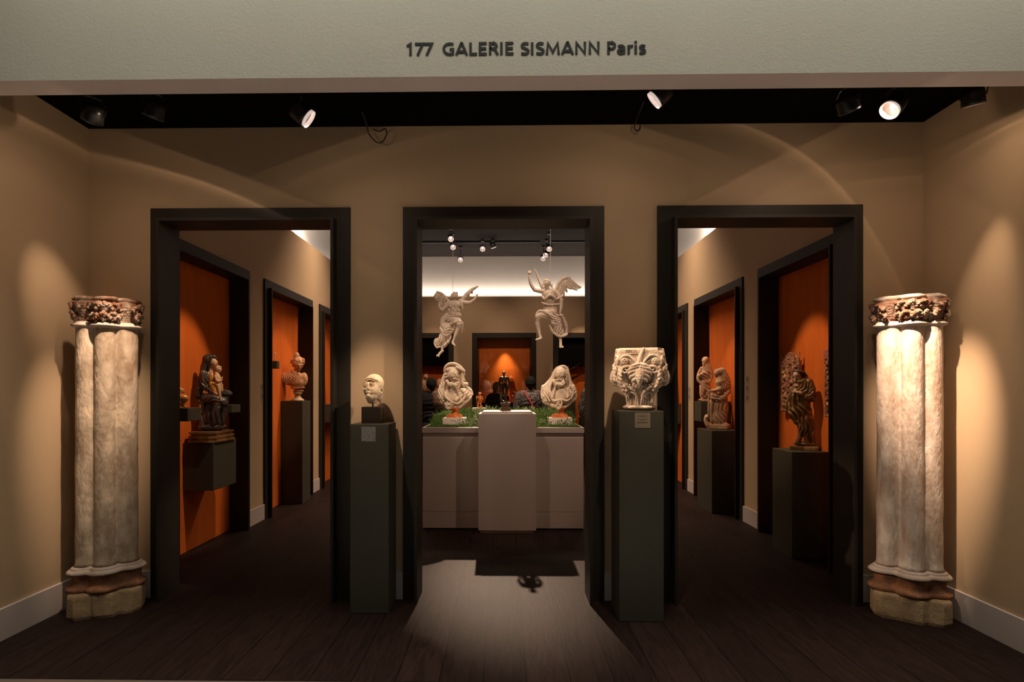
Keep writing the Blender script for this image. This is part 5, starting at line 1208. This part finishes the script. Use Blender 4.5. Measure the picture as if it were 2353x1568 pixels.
figpart('gilded_dress', g, 'gold', root, (500, 1370))
g = Fig(380, 760, 5.227, 5.32, .45); P = head(g, 598, 500, 50, 38, 46, 38, .6, 14); curls(g, P, 38, hairspots(24, 3, wmax=.2), 9, 5, 2); g.c(6, (570, 555, 56, 26), (590, 610, 62, 38), (605, 680, 66, 38)); g.c(4, (560, 590, 80, 20), (575, 640, 96, 17), (610, 648, 100, 14), (635, 632, 100, 11)); hand(g, 638, 610, 98, 9, .1, -1, 0, .5, k=2); g.c(5, (595, 700, 84, 28), (606, 770, 96, 22), (612, 830, 98, 16)); g.c(4, (614, 840, 98, 14), (630, 880, 104, 11)); g.c(5, (630, 700, 60, 24), (640, 760, 66, 16))
figpart('child', g, 'flesh', root, (500, 1370)); s_ = f.m
bm = bmesh.new()
def hexa(bm, x0, x1, y0, y1, z0, z1, c):
    pts = [(x0+c, y0), (x1-c, y0), (x1, y0+c), (x1, y1), (x0, y1), (x0, y0+c)]; extrude_poly(bm, pts, lambda u, w: (u, w, z0), lambda u, w: (u, w, z1))
for (a, z0, z1) in ((1.0, 0, .020), (.93, .020, .034), (.97, .034, .058), (.90, .058, .078), (.95, .078, .096)): hexa(bm, -.135*a, .135*a, -.205*a, .205*a, z0, z1, .045)
o = bobj('gilt_base', bm, 'goldwood', root); o.rotation_euler = (0, 0, -root.rotation_euler.z)

f = Fig(380, 760, 5.227, 4.79, .5)   # putto cut by the jamb
P = head(f, 150, 560, 0, 52, 60, 50, .6, 0); f.e(10, 150, 690, 0, 80, 90, 60); f.c(8, (200, 680, 20, 36), (235, 690, 30, 26), (190, 720, 40, 22)); f.c(10, (160, 770, 20, 50), (230, 770, 40, 44), (270, 775, 44, 38)); f.c(8, (270, 785, 40, 34), (240, 830, 30, 26), (225, 860, 24, 18)); f.c(5, (225, 865, 26, 16), (265, 882, 40, 11)); f.e(6, 150, 850, 0, 70, 40, 50)
root = fig_root('seated_putto', f, 170, 893, 'small honey coloured seated child carving with bent knee, half hidden by the left jamb', 'statue'); root.location = (-2.80, 4.80, 1.349)
figpart('figure', f, 'putto', root, (170, 893))
f = Fig(380, 760, 5.227, 5.56, .5)   # dark stone
f.e(10, 750, 745, 0, 108, 46, 60, 6); f.c(24, (750, 760, 0, 54), (745, 850, 0, 36)); f.e(8, 742, 800, 0, 78, 60, 52, -14); f.b(0, 750, 950, 0, 200, 66, 200, 0, sub=True); f.rough(7, 22)
root = fig_root('rough_stone', f, 750, 884, 'dark brown rough stone flaring to the top, on the thin shelf beside the seated mother', 'stone'); root.location = (-2.78, 5.56, 1.357)
figpart('stone', f, 'darkrobe', root, (750, 884))

f = Fig(600, 760, 7.128, 7.56, .5)   # terracotta bust
P = head(f, 612, 552, 16, 82, 102, 82, .22, 16, k=14); f.e(14, 598, 480, -14, 92, 72, 84); curls(f, P, 86, hairspots(60, 8, wmax=.3), 22, 12, 5, .05); f.c(10, (575, 440, 10, 40), (580, 400, 6, 42), (590, 380, 6, 30)); curls(f, lambda u, v, w: (580+u*40, 405+v*30, 6+w*34), 1, hairspots(16, 9, wmax=2), 16, 5, 6); f.c(6, (690, 470, 30, 26), (700, 500, 24, 20)); f.c(8, (510, 480, 10, 30), (500, 520, 0, 24))
f.c(12, (560, 700, -6, 60), (590, 620, 0, 46)); f.e(22, 545, 790, -6, 190, 120, 98); f.e(20, 380, 780, -14, 80, 96, 78); f.e(20, 705, 790, -10, 62, 110, 76); f.e(18, 600, 850, 10, 130, 90, 92); f.c(10, (500, 650, 10, 20), (540, 690, 44, 18), (610, 712, 60, 14)); f.e(14, 600, 930, 4, 120, 34, 80); f.e(8, 610, 985, 0, 92, 24, 66); f.e(12, 420, 860, 20, 40, 36, 40); f.e(10, 365, 900, -10, 80, 40, 70, sub=True)
f.folds(440, 770, 60, 150, 130, 110, -30, 40, 10, 1.1); f.folds(640, 790, 60, 130, 130, 110, 22, 36, 7, 1.1); f.folds(600, 930, 50, 130, 50, 80, 88, 34, 7, 1.0); f.rough(1.5, 30)
root = fig_root('terracotta_bust', f, 600, 1148, 'terracotta bust of a woman with piled hair looking down, on a round dark socle', 'bust'); root.location.z = 1.357
figpart('figure', f, 'terra', root, (600, 1148)); s_ = f.m
bm = bmesh.new(); lathe(bm, [(r*s_, (1148-y)*s_) for r, y in [(104, 1148), (104, 1134), (90, 1124), (60, 1100), (44, 1070), (46, 1046), (70, 1030), (74, 1016), (56, 1006), (70, 1000)]], 32); bobj('round_socle', bm, 'saint2', root, smooth=True)
f = Fig(590, 770, 7.47, 7.06, .4); f.e(3, 322, 130, 0, 16, 22, 14); f.e(3, 318, 165, 0, 12, 18, 12); f.c(3, (320, 180, 0, 9), (316, 250, 0, 7)); root = fig_root('small_white_carving', f, 320, 250, 'tiny white carving standing on the tiny high shelf beside the terracotta bust', 'carving'); root.location = (-2.88, 7.06, 1.865)
figpart('figure', f, 'marble', root, (320, 257))

# ------------------------------------------------------------------ right niches
nbox('display_plinth', 2.56, NBR, 5.08, 5.45, 0, .949, 'dark olive plinth under the brown robed monk', 'plinth', 'olive grey display plinths')
nbox('display_plinth', 2.515, NBR, 6.90, 7.42, 0, 1.009, 'dark olive floor plinth under the veiled stone woman', 'plinth', 'olive grey display plinths')
nbox('wall_box', 2.515, NBR, 7.27, 7.53, 1.096, 1.355, 'dark olive wall box under the bearded stone saint', 'wall box')
nbox('wall_box', 2.60, NBR, 9.3, 9.9, .95, 1.28, 'dark box low in the narrow glimpse of the third niche on the right', 'wall box')

f = Fig(1770, 790, 5.806, 5.27, .55)  # monk
f.e(14, 430, 560, 0, 108, 80, 64); f.c(8, (350, 520, 30, 26), (400, 535, 46, 26), (470, 500, 20, 30), (480, 460, -10, 28)); f.e(16, 420, 660, 0, 120, 110, 70); f.c(12, (515, 540, 10, 56), (550, 640, 20, 56), (530, 720, 40, 52), (470, 740, 50, 44)); f.c(10, (590, 690, 20, 20), (560, 770, 30, 30)); f.c(8, (430, 700, 70, 34), (400, 690, 84, 28))
f.c(12, (340, 600, 16, 44), (285, 690, 24, 36), (245, 780, 26, 30), (250, 880, 26, 36), (300, 980, 22, 40), (350, 1060, 16, 40)); f.c(10, (300, 720, 40, 30), (320, 860, 40, 34), (380, 1000, 40, 34)); f.c(6, (215, 800, 40, 22), (220, 860, 44, 22), (240, 900, 40, 16)); f.e(20, 420, 860, 0, 118, 200, 70); f.e(18, 450, 1050, 0, 96, 220, 66); f.c(12, (500, 900, 0, 50), (530, 1050, 0, 46), (545, 1200, 0, 44), (555, 1330, 0, 44)); f.c(10, (410, 1100, 30, 40), (405, 1230, 40, 36), (370, 1330, 50, 34)); f.c(8, (460, 1100, 40, 30), (470, 1250, 44, 34), (480, 1340, 50, 34)); f.e(10, 455, 1350, 6, 150, 32, 70)
f.folds(400, 900, 60, 190, 250, 110, -24, 64, 15, 1.1); f.folds(480, 1180, 50, 110, 180, 90, 4, 44, 12, 1.0); f.folds(460, 600, 50, 120, 90, 80, 30, 44, 8, 1.0); f.folds(540, 700, 40, 80, 90, 80, 60, 36, 9, 1.0)
root = fig_root('carved_monk', f, 450, 1432, 'brown and gilt carved wooden monk with hands crossed on his chest', 'statue'); root.location.z = .949
figpart('robe', f, 'monk', root, (450, 1432)); s_ = f.m
g = Fig(1770, 790, 5.806, 5.27, .45); P = head(g, 355, 435, 26, 50, 62, 50, -.38, 18); g.c(5, (380, 500, 10, 30), (395, 540, 6, 34))
figpart('face', g, 'flesh', root, (450, 1432))
g = Fig(1770, 790, 5.806, 5.27, .45); g.c(5, (405, 682, 90, 24), (360, 672, 100, 20)); hand(g, 335, 662, 102, 18, -1, .1, .1, .25); hand(g, 345, 640, 96, 16, -.9, -.3, .1, .3)
figpart('hands', g, 'flesh', root, (450, 1432))
g = Fig(1770, 790, 5.806, 5.27, .45); g.e(6, 385, 405, 0, 78, 44, 66, 14); g.e(3, 378, 368, 0, 44, 14, 36, 14, sub=True)
for i in range(34):
    a = i/34*6.283; g.c(4, (385+math.cos(a)*74, 418+math.cos(a)*16+(-26 if math.sin(a) > .2 else 0), math.sin(a)*58, 15), (385+math.cos(a)*80, 440+math.cos(a)*18+(0 if math.sin(a) < .2 else -40), math.sin(a)*66, 12))
g.c(6, (455, 430, 0, 26), (478, 455, -10, 18)); g.e(4, 338, 452, 66, 46, 50, 44, sub=True); figpart('hair', g, 'hairwood', root, (450, 1432))
bm = bmesh.new(); box(bm, -165*s_, 168*s_, -.075, .075, 0, 52*s_, .004); bobj('wooden_base', bm, 'monk', root)

def relief(name, x, y0, y1, z0, z1, label, m, crest, seed):
    """painted relief hung flat on the side wall, facing the room"""
    f = Fig(0, 0, 1, FPX, 1.0); f.m = .001; f.res = 4.0
    w_ = (y1-y0)*1000; h_ = (z1-z0)*1000; rnd = random.Random(seed)
    f.b(0, w_/2, -h_/2+crest*40, 0, w_/2, h_/2-crest*40, 12, 4)
    if crest == 1: f.e(8, w_*.45, -h_*.80, 0, w_*.42, h_*.22, 14)
    for i in range(11):
        for j in range(3):
            x_ = w_*(.18+.32*j)+rnd.uniform(-14, 14); y_ = -h_*(.06+.083*i)+rnd.uniform(-10, 10); r = rnd.uniform(12, 22)
            f.c(6, (x_, y_, 14, r*.8), (x_+rnd.uniform(-14, 14), y_+34, 14, r)); f.c(3, (x_, y_-16, 26, r*.62))
    for i in range(5): f.c(3, (8, -h_*i/5, 12, 8), (8, -h_*(i+1)/5, 12, 8)); f.c(3, (w_-8, -h_*i/5, 12, 8), (w_-8, -h_*(i+1)/5, 12, 8))
    f.rough(3.5, 26)
    o = link(name, f.build(0, 0), m, None, (x, y1, z0), True); o.rotation_euler = (0, 0, math.radians(-90)); return tag(o, label, 'relief', 'painted relief panels')
relief('painted_relief', NBR-.035, 5.50, 5.86, 1.29, 1.87, 'painted and gilded figure relief on the orange panel behind the monk', 'polychrome', 1, 4)
rl = relief('painted_relief', NBR-.035, 4.76, 5.065, 1.27, 1.83, 'painted relief with a red top, cut by the right door jamb', 'polychrome', 0, 9)
bm = bmesh.new(); box(bm, 0, .305, -.03, .004, .47, .59, .01); bobj('red_canopy', bm, 'redpaint', rl)

f = Fig(1580, 800, 7.467, 7.40, .5)   # bearded saint
P = head(f, 300, 228, 14, 50, 60, 50, -.55, 0); f.e(10, 308, 194, 0, 58, 36, 54); f.c(10, (280, 275, 44, 26), (278, 305, 46, 18)); f.c(10, (320, 260, 0, 44), (325, 330, 0, 50)); curls(f, P, 46, hairspots(34, 6), 13, 6, 8); f.c(5, (350, 230, 0, 20), (372, 270, 0, 18), (380, 295, 0, 14)); curls(f, P, 46, [(-.3, .75, .85), (0, .85, .95), (.3, .75, .8), (-.15, 1.1, .9), (.15, 1.1, .9), (0, 1.35, .85), (0, 1.0, 1.0)], 12, 5, 9)
f.c(12, (310, 340, 0, 56), (330, 400, 0, 70)); f.e(16, 310, 450, 0, 105, 120, 64); f.c(12, (370, 330, 0, 34), (400, 430, 6, 36), (400, 520, 10, 34)); f.c(12, (240, 350, 10, 26), (195, 440, 16, 28), (180, 540, 20, 26), (230, 610, 26, 24)); f.c(8, (210, 470, 50, 22), (270, 440, 64, 22), (330, 440, 60, 22)); f.c(8, (390, 560, 40, 24), (350, 590, 60, 22), (310, 590, 66, 20)); f.e(18, 300, 640, 4, 92, 110, 60)
f.c(14, (250, 680, 10, 46), (250, 780, 10, 42), (260, 860, 8, 36)); f.c(14, (340, 680, 4, 52), (370, 780, 0, 46), (370, 870, 0, 40)); f.c(6, (300, 620, 40, 20), (280, 740, 46, 18), (240, 820, 40, 16)); f.c(6, (330, 640, 40, 18), (350, 740, 40, 18), (300, 850, 40, 16)); f.c(6, (250, 890, 20, 20), (200, 895, 40, 16)); f.c(6, (330, 890, 16, 24), (290, 897, 40, 16)); f.e(8, 300, 905, 0, 110, 14, 56); f.b(0, 300, 1015, 0, 300, 98, 200, 0, sub=True)
f.folds(300, 560, 50, 130, 250, 90, -38, 52, 12, 1.1); f.folds(300, 780, 40, 120, 120, 80, -24, 46, 11, 1.0); f.rough(1.4, 26)
root = fig_root('stone_saint', f, 300, 917, 'smaller pinkish stone saint with a long beard and gathered cloak, on the wall box', 'statue'); root.location.z = 1.355
figpart('figure', f, 'saint', root, (300, 917))
f = Fig(1580, 800, 7.467, 7.13, .5)   # veiled woman with staff
P = head(f, 512, 452, 14, 56, 72, 56, -.75, 2); f.e(12, 580, 428, -14, 66, 66, 62); f.c(12, (606, 420, -10, 48), (640, 520, -14, 62), (680, 620, -18, 56), (700, 700, -14, 44), (700, 780, -8, 36)); f.c(10, (540, 520, 4, 50), (560, 600, 6, 90)); f.e(20, 600, 670, 0, 110, 120, 74); f.c(8, (560, 720, 50, 38), (480, 750, 60, 32), (420, 750, 62, 24)); hand(f, 378, 758, 62, 20, -.7, .5, 0, .6)
f.e(16, 470, 840, 30, 80, 60, 54); f.c(10, (700, 760, 10, 30), (640, 850, 50, 34), (540, 900, 66, 30), (420, 880, 60, 26)); f.e(24, 560, 1050, 0, 130, 280, 78); f.c(14, (420, 940, 20, 40), (400, 1100, 26, 44), (420, 1260, 24, 40)); f.c(14, (640, 900, 0, 50), (640, 1080, 0, 50), (600, 1260, 10, 50)); f.b(24, 515, 1370, 0, 175, 46, 80, 24); f.e(24, 540, 1230, 0, 140, 150, 80); f.c(8, (640, 1330, 30, 44), (690, 1350, 10, 36), (700, 1390, 0, 24)); f.c(8, (330, 1200, 30, 40), (310, 1260, 40, 32), (350, 1340, 40, 44)); f.e(4, 335, 1205, 66, 26, 16, 22)
f.c(3, (366, 770, 62, 15), (360, 1160, 56, 15))
f.folds(560, 1080, 70, 150, 260, 110, -18, 66, 15, 1.1); f.folds(560, 860, 70, 140, 90, 80, -62, 44, 11, 1.0); f.folds(640, 640, 40, 100, 140, 90, 34, 38, 7, 1.3); f.rough(2.6, 26); f.b(0, 520, 1515, 0, 400, 100, 300, 0, sub=True)
root = fig_root('stone_woman', f, 520, 1414, 'larger buff stone statue of a veiled woman holding a staff, facing left', 'statue'); root.location.z = 1.009
figpart('figure', f, 'saint2', root, (520, 1414))
# glimpsed figures in the far niches at both sides
f = Fig(1545, 700, 3.413, 8.9, .5); f.e(8, 52, 510, 0, 30, 40, 26); f.c(8, (52, 540, 0, 22), (54, 620, 6, 34), (54, 690, 4, 40)); f.folds(54, 620, 20, 50, 80, 50, 60, 18, 5, 1.2)
root = fig_root('streaked_bust', f, 54, 742, 'black and white streaked bust glimpsed in the narrow niche past the two stone saints', 'bust'); root.location = (2.78, 9.45, 1.28); figpart('figure', f, 'zebra', root, (54, 731))
f = Fig(725, 700, 3.409, 9.4, .5); f.c(4, (100, 520, 0, 5), (108, 545, 0, 6), (122, 560, 0, 5)); f.c(6, (100, 600, 0, 14), (98, 660, 4, 20), (100, 720, 0, 16)); f.c(5, (104, 545, 0, 8), (102, 600, 0, 10))
root = fig_root('small_pale_figure', f, 100, 740, 'small pale figure glimpsed in the narrow third niche on the left', 'figure'); root.location = (-2.80, 9.20, 1.27); figpart('figure', f, 'terra', root, (100, 736))

# ------------------------------------------------------------------ labels on the piers
def pier_card(side, px0, px1, py0, py1, label, grp):
    X = GL if side < 0 else GR
    a = atx(px0, py0, X); b = atx(px1, py1, X); y0, y1 = min(a.y, b.y), max(a.y, b.y); z1, z0 = a.z, b.z
    if side > 0: z1, z0 = atx((px0+px1)/2, py0, X).z, atx((px0+px1)/2, py1, X).z
    sg = 1 if side < 0 else -1
    o = boxobj('wall_label', min(X, X+sg*.0015), max(X, X+sg*.0015), y0, y1, z0, z1, 'wallcard'); tag(o, label, 'label', grp)
    bm = bmesh.new(); rnd = random.Random(px0)
    for i, wz in enumerate((.84, .70, .64, .50, .44)):
        w_ = rnd.uniform(.3, .8)*(y1-y0)/2; c = (y0+y1)/2; zz = z0+(z1-z0)*wz
        box(bm, min(X+sg*.0015, X+sg*.002), max(X+sg*.0015, X+sg*.002), c-w_, c+w_, zz, zz+.006)
    t = bobj('printed_text', bm, 'print', o); t['kind'] = 'stuff'
L_ = 'labels on the gallery piers'
pier_card(-1, 598.5, 606, 883, 903, 'small beige wall label between mother niche and terracotta niche, upper of two', L_)
pier_card(-1, 598.5, 606, 905, 924, 'small beige wall label between mother niche and terracotta niche, lower of two', L_)
for a_, b_, w_ in ((871, 886, 'top'), (887, 903, 'middle'), (904, 919, 'bottom')): pier_card(-1, 730.5, 735, a_, b_, f'small beige wall label past the terracotta bust, {w_} of three', L_)
for a_, b_, w_ in ((864.5, 884, 'top'), (886, 906, 'middle'), (908, 927, 'bottom')): pier_card(1, 1713.8, 1721.5, a_, b_, f'small beige wall label between monk niche and saints niche, {w_} of three', L_)
for a_, b_, w_ in ((890, 905, 'upper'), (906, 922, 'lower')): pier_card(1, 1582, 1587, a_, b_, f'small beige wall label past the two stone saints, {w_} of two', L_)

# ------------------------------------------------------------------ visitors
def person(px, y, H_, label, top, low, hair, turn=0, hairlen=0, bald=False, wsc=1.0, dx=0.0, facing=0.0, extras=None):
    """a standing visitor; built in millimetres with the feet at the origin, front toward the viewer (turn 2.6 = seen from behind)"""
    p = aty(px, 0, y); root = empty('person', (p.x, y, 0), label, 'person'); root.rotation_euler = (0, 0, facing)
    def F_(res=9.0):
        f = Fig(0, 0, 1, FPX, 1.0); f.m = .001; f.res = res; return f
    k_ = H_/1.7; Z = lambda z: -z*k_
    f = F_(7.0)
    hz = -(H_*1000-118)
    P = head(f, 0, hz, 10, 74, 112, 74, turn, 4, k=16)
    f.c(20, (0, hz+70, -5, 52), (0, Z(1440), -8, 56)); f.e(30, 0, Z(1300), 0, 165*wsc, 170, 95); f.e(30, 0, Z(1080), 0, 140*wsc, 150, 88); f.e(30, 0, Z(930), 0, 155*wsc, 110, 100)
    for s_ in (-1, 1):
        f.c(24, (s_*165*wsc, Z(1400), 0, 52), (s_*215*wsc, Z(1240), -5, 44), (s_*232*wsc, Z(1110), 5, 38)); f.c(14, (s_*232*wsc, Z(1110), 5, 38), (s_*222*wsc, Z(960), 60, 31), (s_*205*wsc, Z(860), 95, 24))
        hand(f, s_*203*wsc, Z(820), 105, 30, 0, 1, .25, .5, k=8)
        f.c(24, (s_*78, Z(900), 0, 84), (s_*88, Z(680), 4, 66), (s_*90, Z(480), 8, 50)); f.c(14, (s_*90, Z(480), 8, 50), (s_*92, Z(340), -6, 52), (s_*94, Z(90), 0, 34)); f.c(10, (s_*94, Z(55), -20, 36), (s_*100, Z(34), 110, 28))
    o = figpart('body', f, 'skin', root, (0, 0))
    f = F_(8.0); f.e(30, 0, Z(1310), 0, 182*wsc, 180, 110); f.e(30, 0, Z(1080), 0, 158*wsc, 170, 104); f.c(20, (0, Z(1445), -8, 62), (0, Z(1400), -8, 80))
    for s_ in (-1, 1): f.c(30, (s_*60, Z(1425), -6, 60), (s_*170*wsc, Z(1400), 0, 64), (s_*217*wsc, Z(1240), -5, 56), (s_*234*wsc, Z(1110), 5, 48)); f.c(14, (s_*234*wsc, Z(1110), 5, 48), (s_*224*wsc, Z(960), 60, 41), (s_*210*wsc, Z(885), 88, 35))
    f.folds(0, Z(1150), 60, 200, 260, 120, 70, 70, 8, 1.0); figpart('top', f, top, root, (0, 0))
    f = F_(9.0); f.e(30, 0, Z(930), 0, 168*wsc, 110, 112)
    for s_ in (-1, 1): f.c(24, (s_*80, Z(900), 0, 94), (s_*90, Z(500), 6, 64), (s_*94, Z(110), 0, 52))
    figpart('trousers', f, low, root, (0, 0))
    for s_ in (-1, 1):
        f = F_(6.0); f.c(10, (s_*94, Z(60), -26, 46), (s_*98, Z(48), 40, 44), (s_*101, Z(40), 120, 36)); f.b(0, s_*98, 60, 0, 200, 60, 300, 0, sub=True); figpart('shoe', f, 'jacket', root, (0, 0))
    if not bald:
        f = F_(6.0); tn = turn*1.2; bx, bd = -math.sin(tn), -math.cos(tn)
        f.e(16, bx*10, hz-24, 10+bd*12, 84, 98, 86); f.c(14, (bx*40, hz+10, 10+bd*40, 62), (bx*46, hz+52+hairlen*.5, 10+bd*44, 44))
        if hairlen: 
            for a in (-1, 1): f.c(14, (bx*10+a*math.cos(tn)*68, hz-10, 10-a*math.sin(tn)*68, 30), (bx*20+a*math.cos(tn)*70, hz+60, 10-a*math.sin(tn)*66, 28), (bx*30+a*math.cos(tn)*54, hz+60+hairlen, 10-a*math.sin(tn)*40, 20))
        f.e(10, -bx*84, hz+30, 10-bd*84, 72, 96, 72, sub=True); f.rough(2.5, 26); figpart('hair', f, hair, root, (0, 0))
    if extras: extras(root, F_, Z, hz)
    return root
def strap(root, F_, Z, hz):
    f = F_(5.0); f.c(4, (-96, Z(1452), 84, 9), (-20, Z(1330), 118, 9), (70, Z(1180), 122, 9), (150, Z(1040), 110, 9)); f.c(4, (-96, Z(1452), 84, 9), (-104, Z(1470), 0, 9), (-60, Z(1400), -100, 9)); figpart('red_strap', f, 'redstrap', root, (0, 0))
person(1218.5, 8.95, 1.72, 'person seen from behind with black cropped hair, speckled dark shirt and a thin red strap', 'speckle', 'jacket', 'hairdark', turn=2.6, hairlen=0, wsc=1.0, extras=strap)
person(1143.5, 10.6, 1.655, 'person with brown shoulder-length hair and black roll-neck, face turned to the right', 'jacket', 'jacket', 'hairbrown', turn=.75, hairlen=70, wsc=.84)
def fur(root, F_, Z, hz):
    f = F_(7.0); f.e(20, 120, Z(1330), 10, 130, 190, 120); f.c(20, (60, Z(1430), 40, 60), (150, Z(1400), 30, 70), (210, Z(1230), 20, 60)); f.rough(7, 30); figpart('fur_collar', f, 'fur', root, (0, 0))
person(991, 9.0, 1.70, 'person in dark clothes with brown fur wrap, behind the bust in the soft cap', 'jacket', 'jacket', 'hairdark', turn=-2.2, extras=fur)
person(1012, 9.9, 1.715, 'bald person in dark clothes, partly hidden behind the fur wrap person', 'jacket', 'jacket', 'hairdark', turn=2.4, bald=True)

# ------------------------------------------------------------------ vitrine in the middle of the far wall
VB = 1.215
o = boxobj('vitrine_base', -.585, .580, YB+.01, YB+.262, .0, VB, 'black', None, .002); tag(o, 'black base under the glowing orange showcase in the far wall', 'showcase base')
o = boxobj('vitrine_floor', -.585, .580, YB+.03, YB+.262, VB+.0005, VB+.012, 'orange'); tag(o, 'orange cloth panel lying on the base of the far showcase', 'panel')
o = boxobj('glass_pane', -.585, .580, YB+.012, YB+.018, VB+.013, 2.665, 'glass'); tag(o, 'clear glass pane closing the orange showcase in the far wall', 'glass pane')
VY = 12.86
def vit(name, px, py, label, cat, build, m, z=None, y=VY):
    p = aty(px, py, y); bm = bmesh.new(); build(bm); o = bobj(name, bm, m, None, (p.x, y, p.z if z is None else z), True); return tag(o, label, cat)
V0 = VB+.0125
vit('wire_bracelet', 1127, 882, 'pale twisted wire ornament hanging left in the orange showcase', 'ornament', lambda bm: (tube(bm, [(-.045*math.cos(a*.45), .02*math.sin(a*.9), .055*math.sin(a*.45*2+.6)) for a in range(15)], .005, 6), tube(bm, [(0, 0, 0), (0, .10, .0)], .003, 6)), 'marble')
vit('white_crescent', 1114, 910, 'small bright white crescent standing by the red-brown figurine, in the far showcase', 'ornament', lambda bm: tube(bm, [(-.015, 0, .14), (.022, 0, .11), (.030, 0, .07), (.015, 0, .03), (-.01, 0, .0)], [.003, .012, .017, .013, .008], 10), 'marble', V0)
vit('white_vase', 1121, 910, 'slim bright white cylinder standing in the far showcase', 'vase', lambda bm: lathe(bm, [(.024, 0), (.026, .09), (.02, .14), (.026, .165)], 20), 'marble', V0)
def pin(bm):
    lathe(bm, [(.045, 0), (.045, .008), (.004, .010), (.004, .13), (.022, .14), (.026, .17), (.012, .20)], 20); tube(bm, [(0, 0, .19), (-.03, 0, .22), (-.055, 0, .235)], [.01, .008, .010], 8); tube(bm, [(0, 0, .19), (.03, 0, .22), (.05, 0, .24)], [.01, .008, .010], 8)
vit('white_pin_figure', 1187, 905, 'small white figure with raised arms on a thin stand in the far showcase', 'figurine', pin, 'marble', V0)
vit('white_bead', 1178, 908, 'tiny white bead on a pin in the far showcase', 'ornament', lambda bm: lathe(bm, [(.012, 0), (.003, .004), (.003, .12), (.016, .13), (.02, .145), (.014, .16)], 14), 'marble', V0)
vit('dark_dish', 1197, 914, 'dark shallow dish on a low foot in the far showcase', 'dish', lambda bm: lathe(bm, [(.03, 0), (.012, .02), (.012, .09), (.075, .105), (.08, .115), (.06, .11)], 24), 'bronzebase', V0)
f = Fig(1080, 860, 14.7, VY, .4); P = head(f, 1885, 700, 0, 58, 76, 58, -.2, 0); f.c(8, (1885, 760, 0, 32), (1885, 985, 0, 40)); root = fig_root('small_bust_carving', f, 1885, 1000, 'small pale head beside the shoulder of the person seen from behind, in the far showcase', 'sculpture'); root.location.z = V0; figpart('head', f, 'marble', root, (1885, 1015))
p0 = aty(1169.5, 870, 12.9); p1 = aty(1180, 877, 12.9)
o = boxobj('showcase_shelf', p0.x, p1.x, 12.86, YB+.268, p1.z, p0.z, 'orange'); tag(o, 'small lit orange shelf fixed in the far showcase', 'shelf')
vit('tiny_figurine', 1174, 866, 'tiny pale figurine on the small lit shelf in the far showcase', 'figurine', lambda bm: (lathe(bm, [(.014, 0), (.018, .012), (.010, .03), (.015, .045), (.006, .058)], 12), tube(bm, [(0, 0, .03), (.02, 0, .05)], .006, 6)), 'marble', p0.z+.0005, 12.91)
# statues in the outer niches of the far wall
plinth('display_plinth', -1.98, -1.60, 12.56, 12.94, 0, 1.475, 'dark plinth in the far left niche under the pink robed bust', group='olive grey display plinths')
f = Fig(960, 800, 13.07, 12.74, .5); P = head(f, 250, 800, 30, 66, 88, 66, .1, 4); f.c(10, (250, 880, 0, 40), (250, 940, 0, 50)); f.e(20, 190, 1060, 0, 120, 180, 90); f.folds(190, 1060, 50, 120, 180, 90, 15, 50, 10, 1)
root = fig_root('painted_bust', f, 215, 1240, 'painted bust of an old man in a pinkish cloak, in the far left niche', 'bust'); root.location.z = 1.475; root.location.y = 12.74; figpart('cloak_and_head', f, 'saint', root, (215, 1235))
plinth('display_plinth', 1.36, 1.58, 12.58, 12.90, 0, 1.325, 'pale olive plinth in the far right niche under the black figure', group='olive grey display plinths')
f = Fig(1220, 800, 7.84, 12.74, .4); P = head(f, 678, 385, 0, 20, 27, 20, -.3, 10); f.c(5, (690, 430, 0, 24), (684, 500, 0, 20), (706, 580, 0, 22)); f.c(5, (712, 600, 0, 22), (710, 700, 0, 18), (705, 800, 0, 12), (705, 900, 0, 14)); f.c(5, (680, 560, 0, 16), (672, 700, 6, 14), (690, 900, 4, 12)); f.c(4, (705, 430, 0, 17), (760, 400, 0, 13), (815, 370, 6, 10), (860, 335, 10, 9)); hand(f, 872, 330, 10, 9, .7, -.6, 0, .3, k=2); f.c(4, (668, 435, 0, 16), (630, 480, 10, 12), (600, 520, 20, 10)); f.e(5, 695, 925, 0, 44, 14, 34)
root = fig_root('black_corpus', f, 695, 935, 'thin black figure with one arm flung up, in the far right niche', 'statue'); root.location.z = 1.325; figpart('figure', f, 'bronze', root, (695, 938))
plinth('display_plinth', 1.66, 2.0, 12.40, 12.62, 0, .90, 'dark plinth in the far right niche under the blue-grey robed figure', group='olive grey display plinths')
f = Fig(1220, 800, 7.84, 12.5, .5); P = head(f, 985, 660, 0, 32, 42, 32, -.4, 6); f.c(12, (985, 720, 0, 26), (985, 780, 0, 70)); f.e(20, 985, 850, 0, 90, 110, 60); f.e(20, 960, 1060, 0, 110, 210, 70); f.folds(960, 980, 40, 120, 260, 90, 30, 46, 12, 1); f.b(0, 960, 1390, 0, 300, 150, 200, 0, sub=True)
root = fig_root('robed_figure', f, 970, 1240, 'blue-grey and white robed figure at the right jamb, in the far right niche', 'statue'); root.location.z = .90; figpart('figure', f, 'bluecloth', root, (970, 1240))
plinth('display_plinth', .73, .90, 12.34, 12.52, 0, 1.33, 'slim dark plinth against the pier between the middle and right far niches', group='olive grey display plinths')
f = Fig(1220, 800, 7.84, 12.43, .4); P = head(f, 182, 782, 0, 16, 21, 16, -.3, 0, eyes=False); f.c(5, (182, 800, 0, 10), (182, 815, 0, 16)); f.e(8, 182, 850, 0, 38, 42, 24); f.c(5, (182, 880, 0, 26), (182, 925, 0, 30))
root = fig_root('pale_figurine', f, 182, 940, 'tiny pale orange bust beside the shoulder of the person seen from behind', 'figurine'); root.location.z = 1.33; figpart('figure', f, 'saint', root, (182, 952))
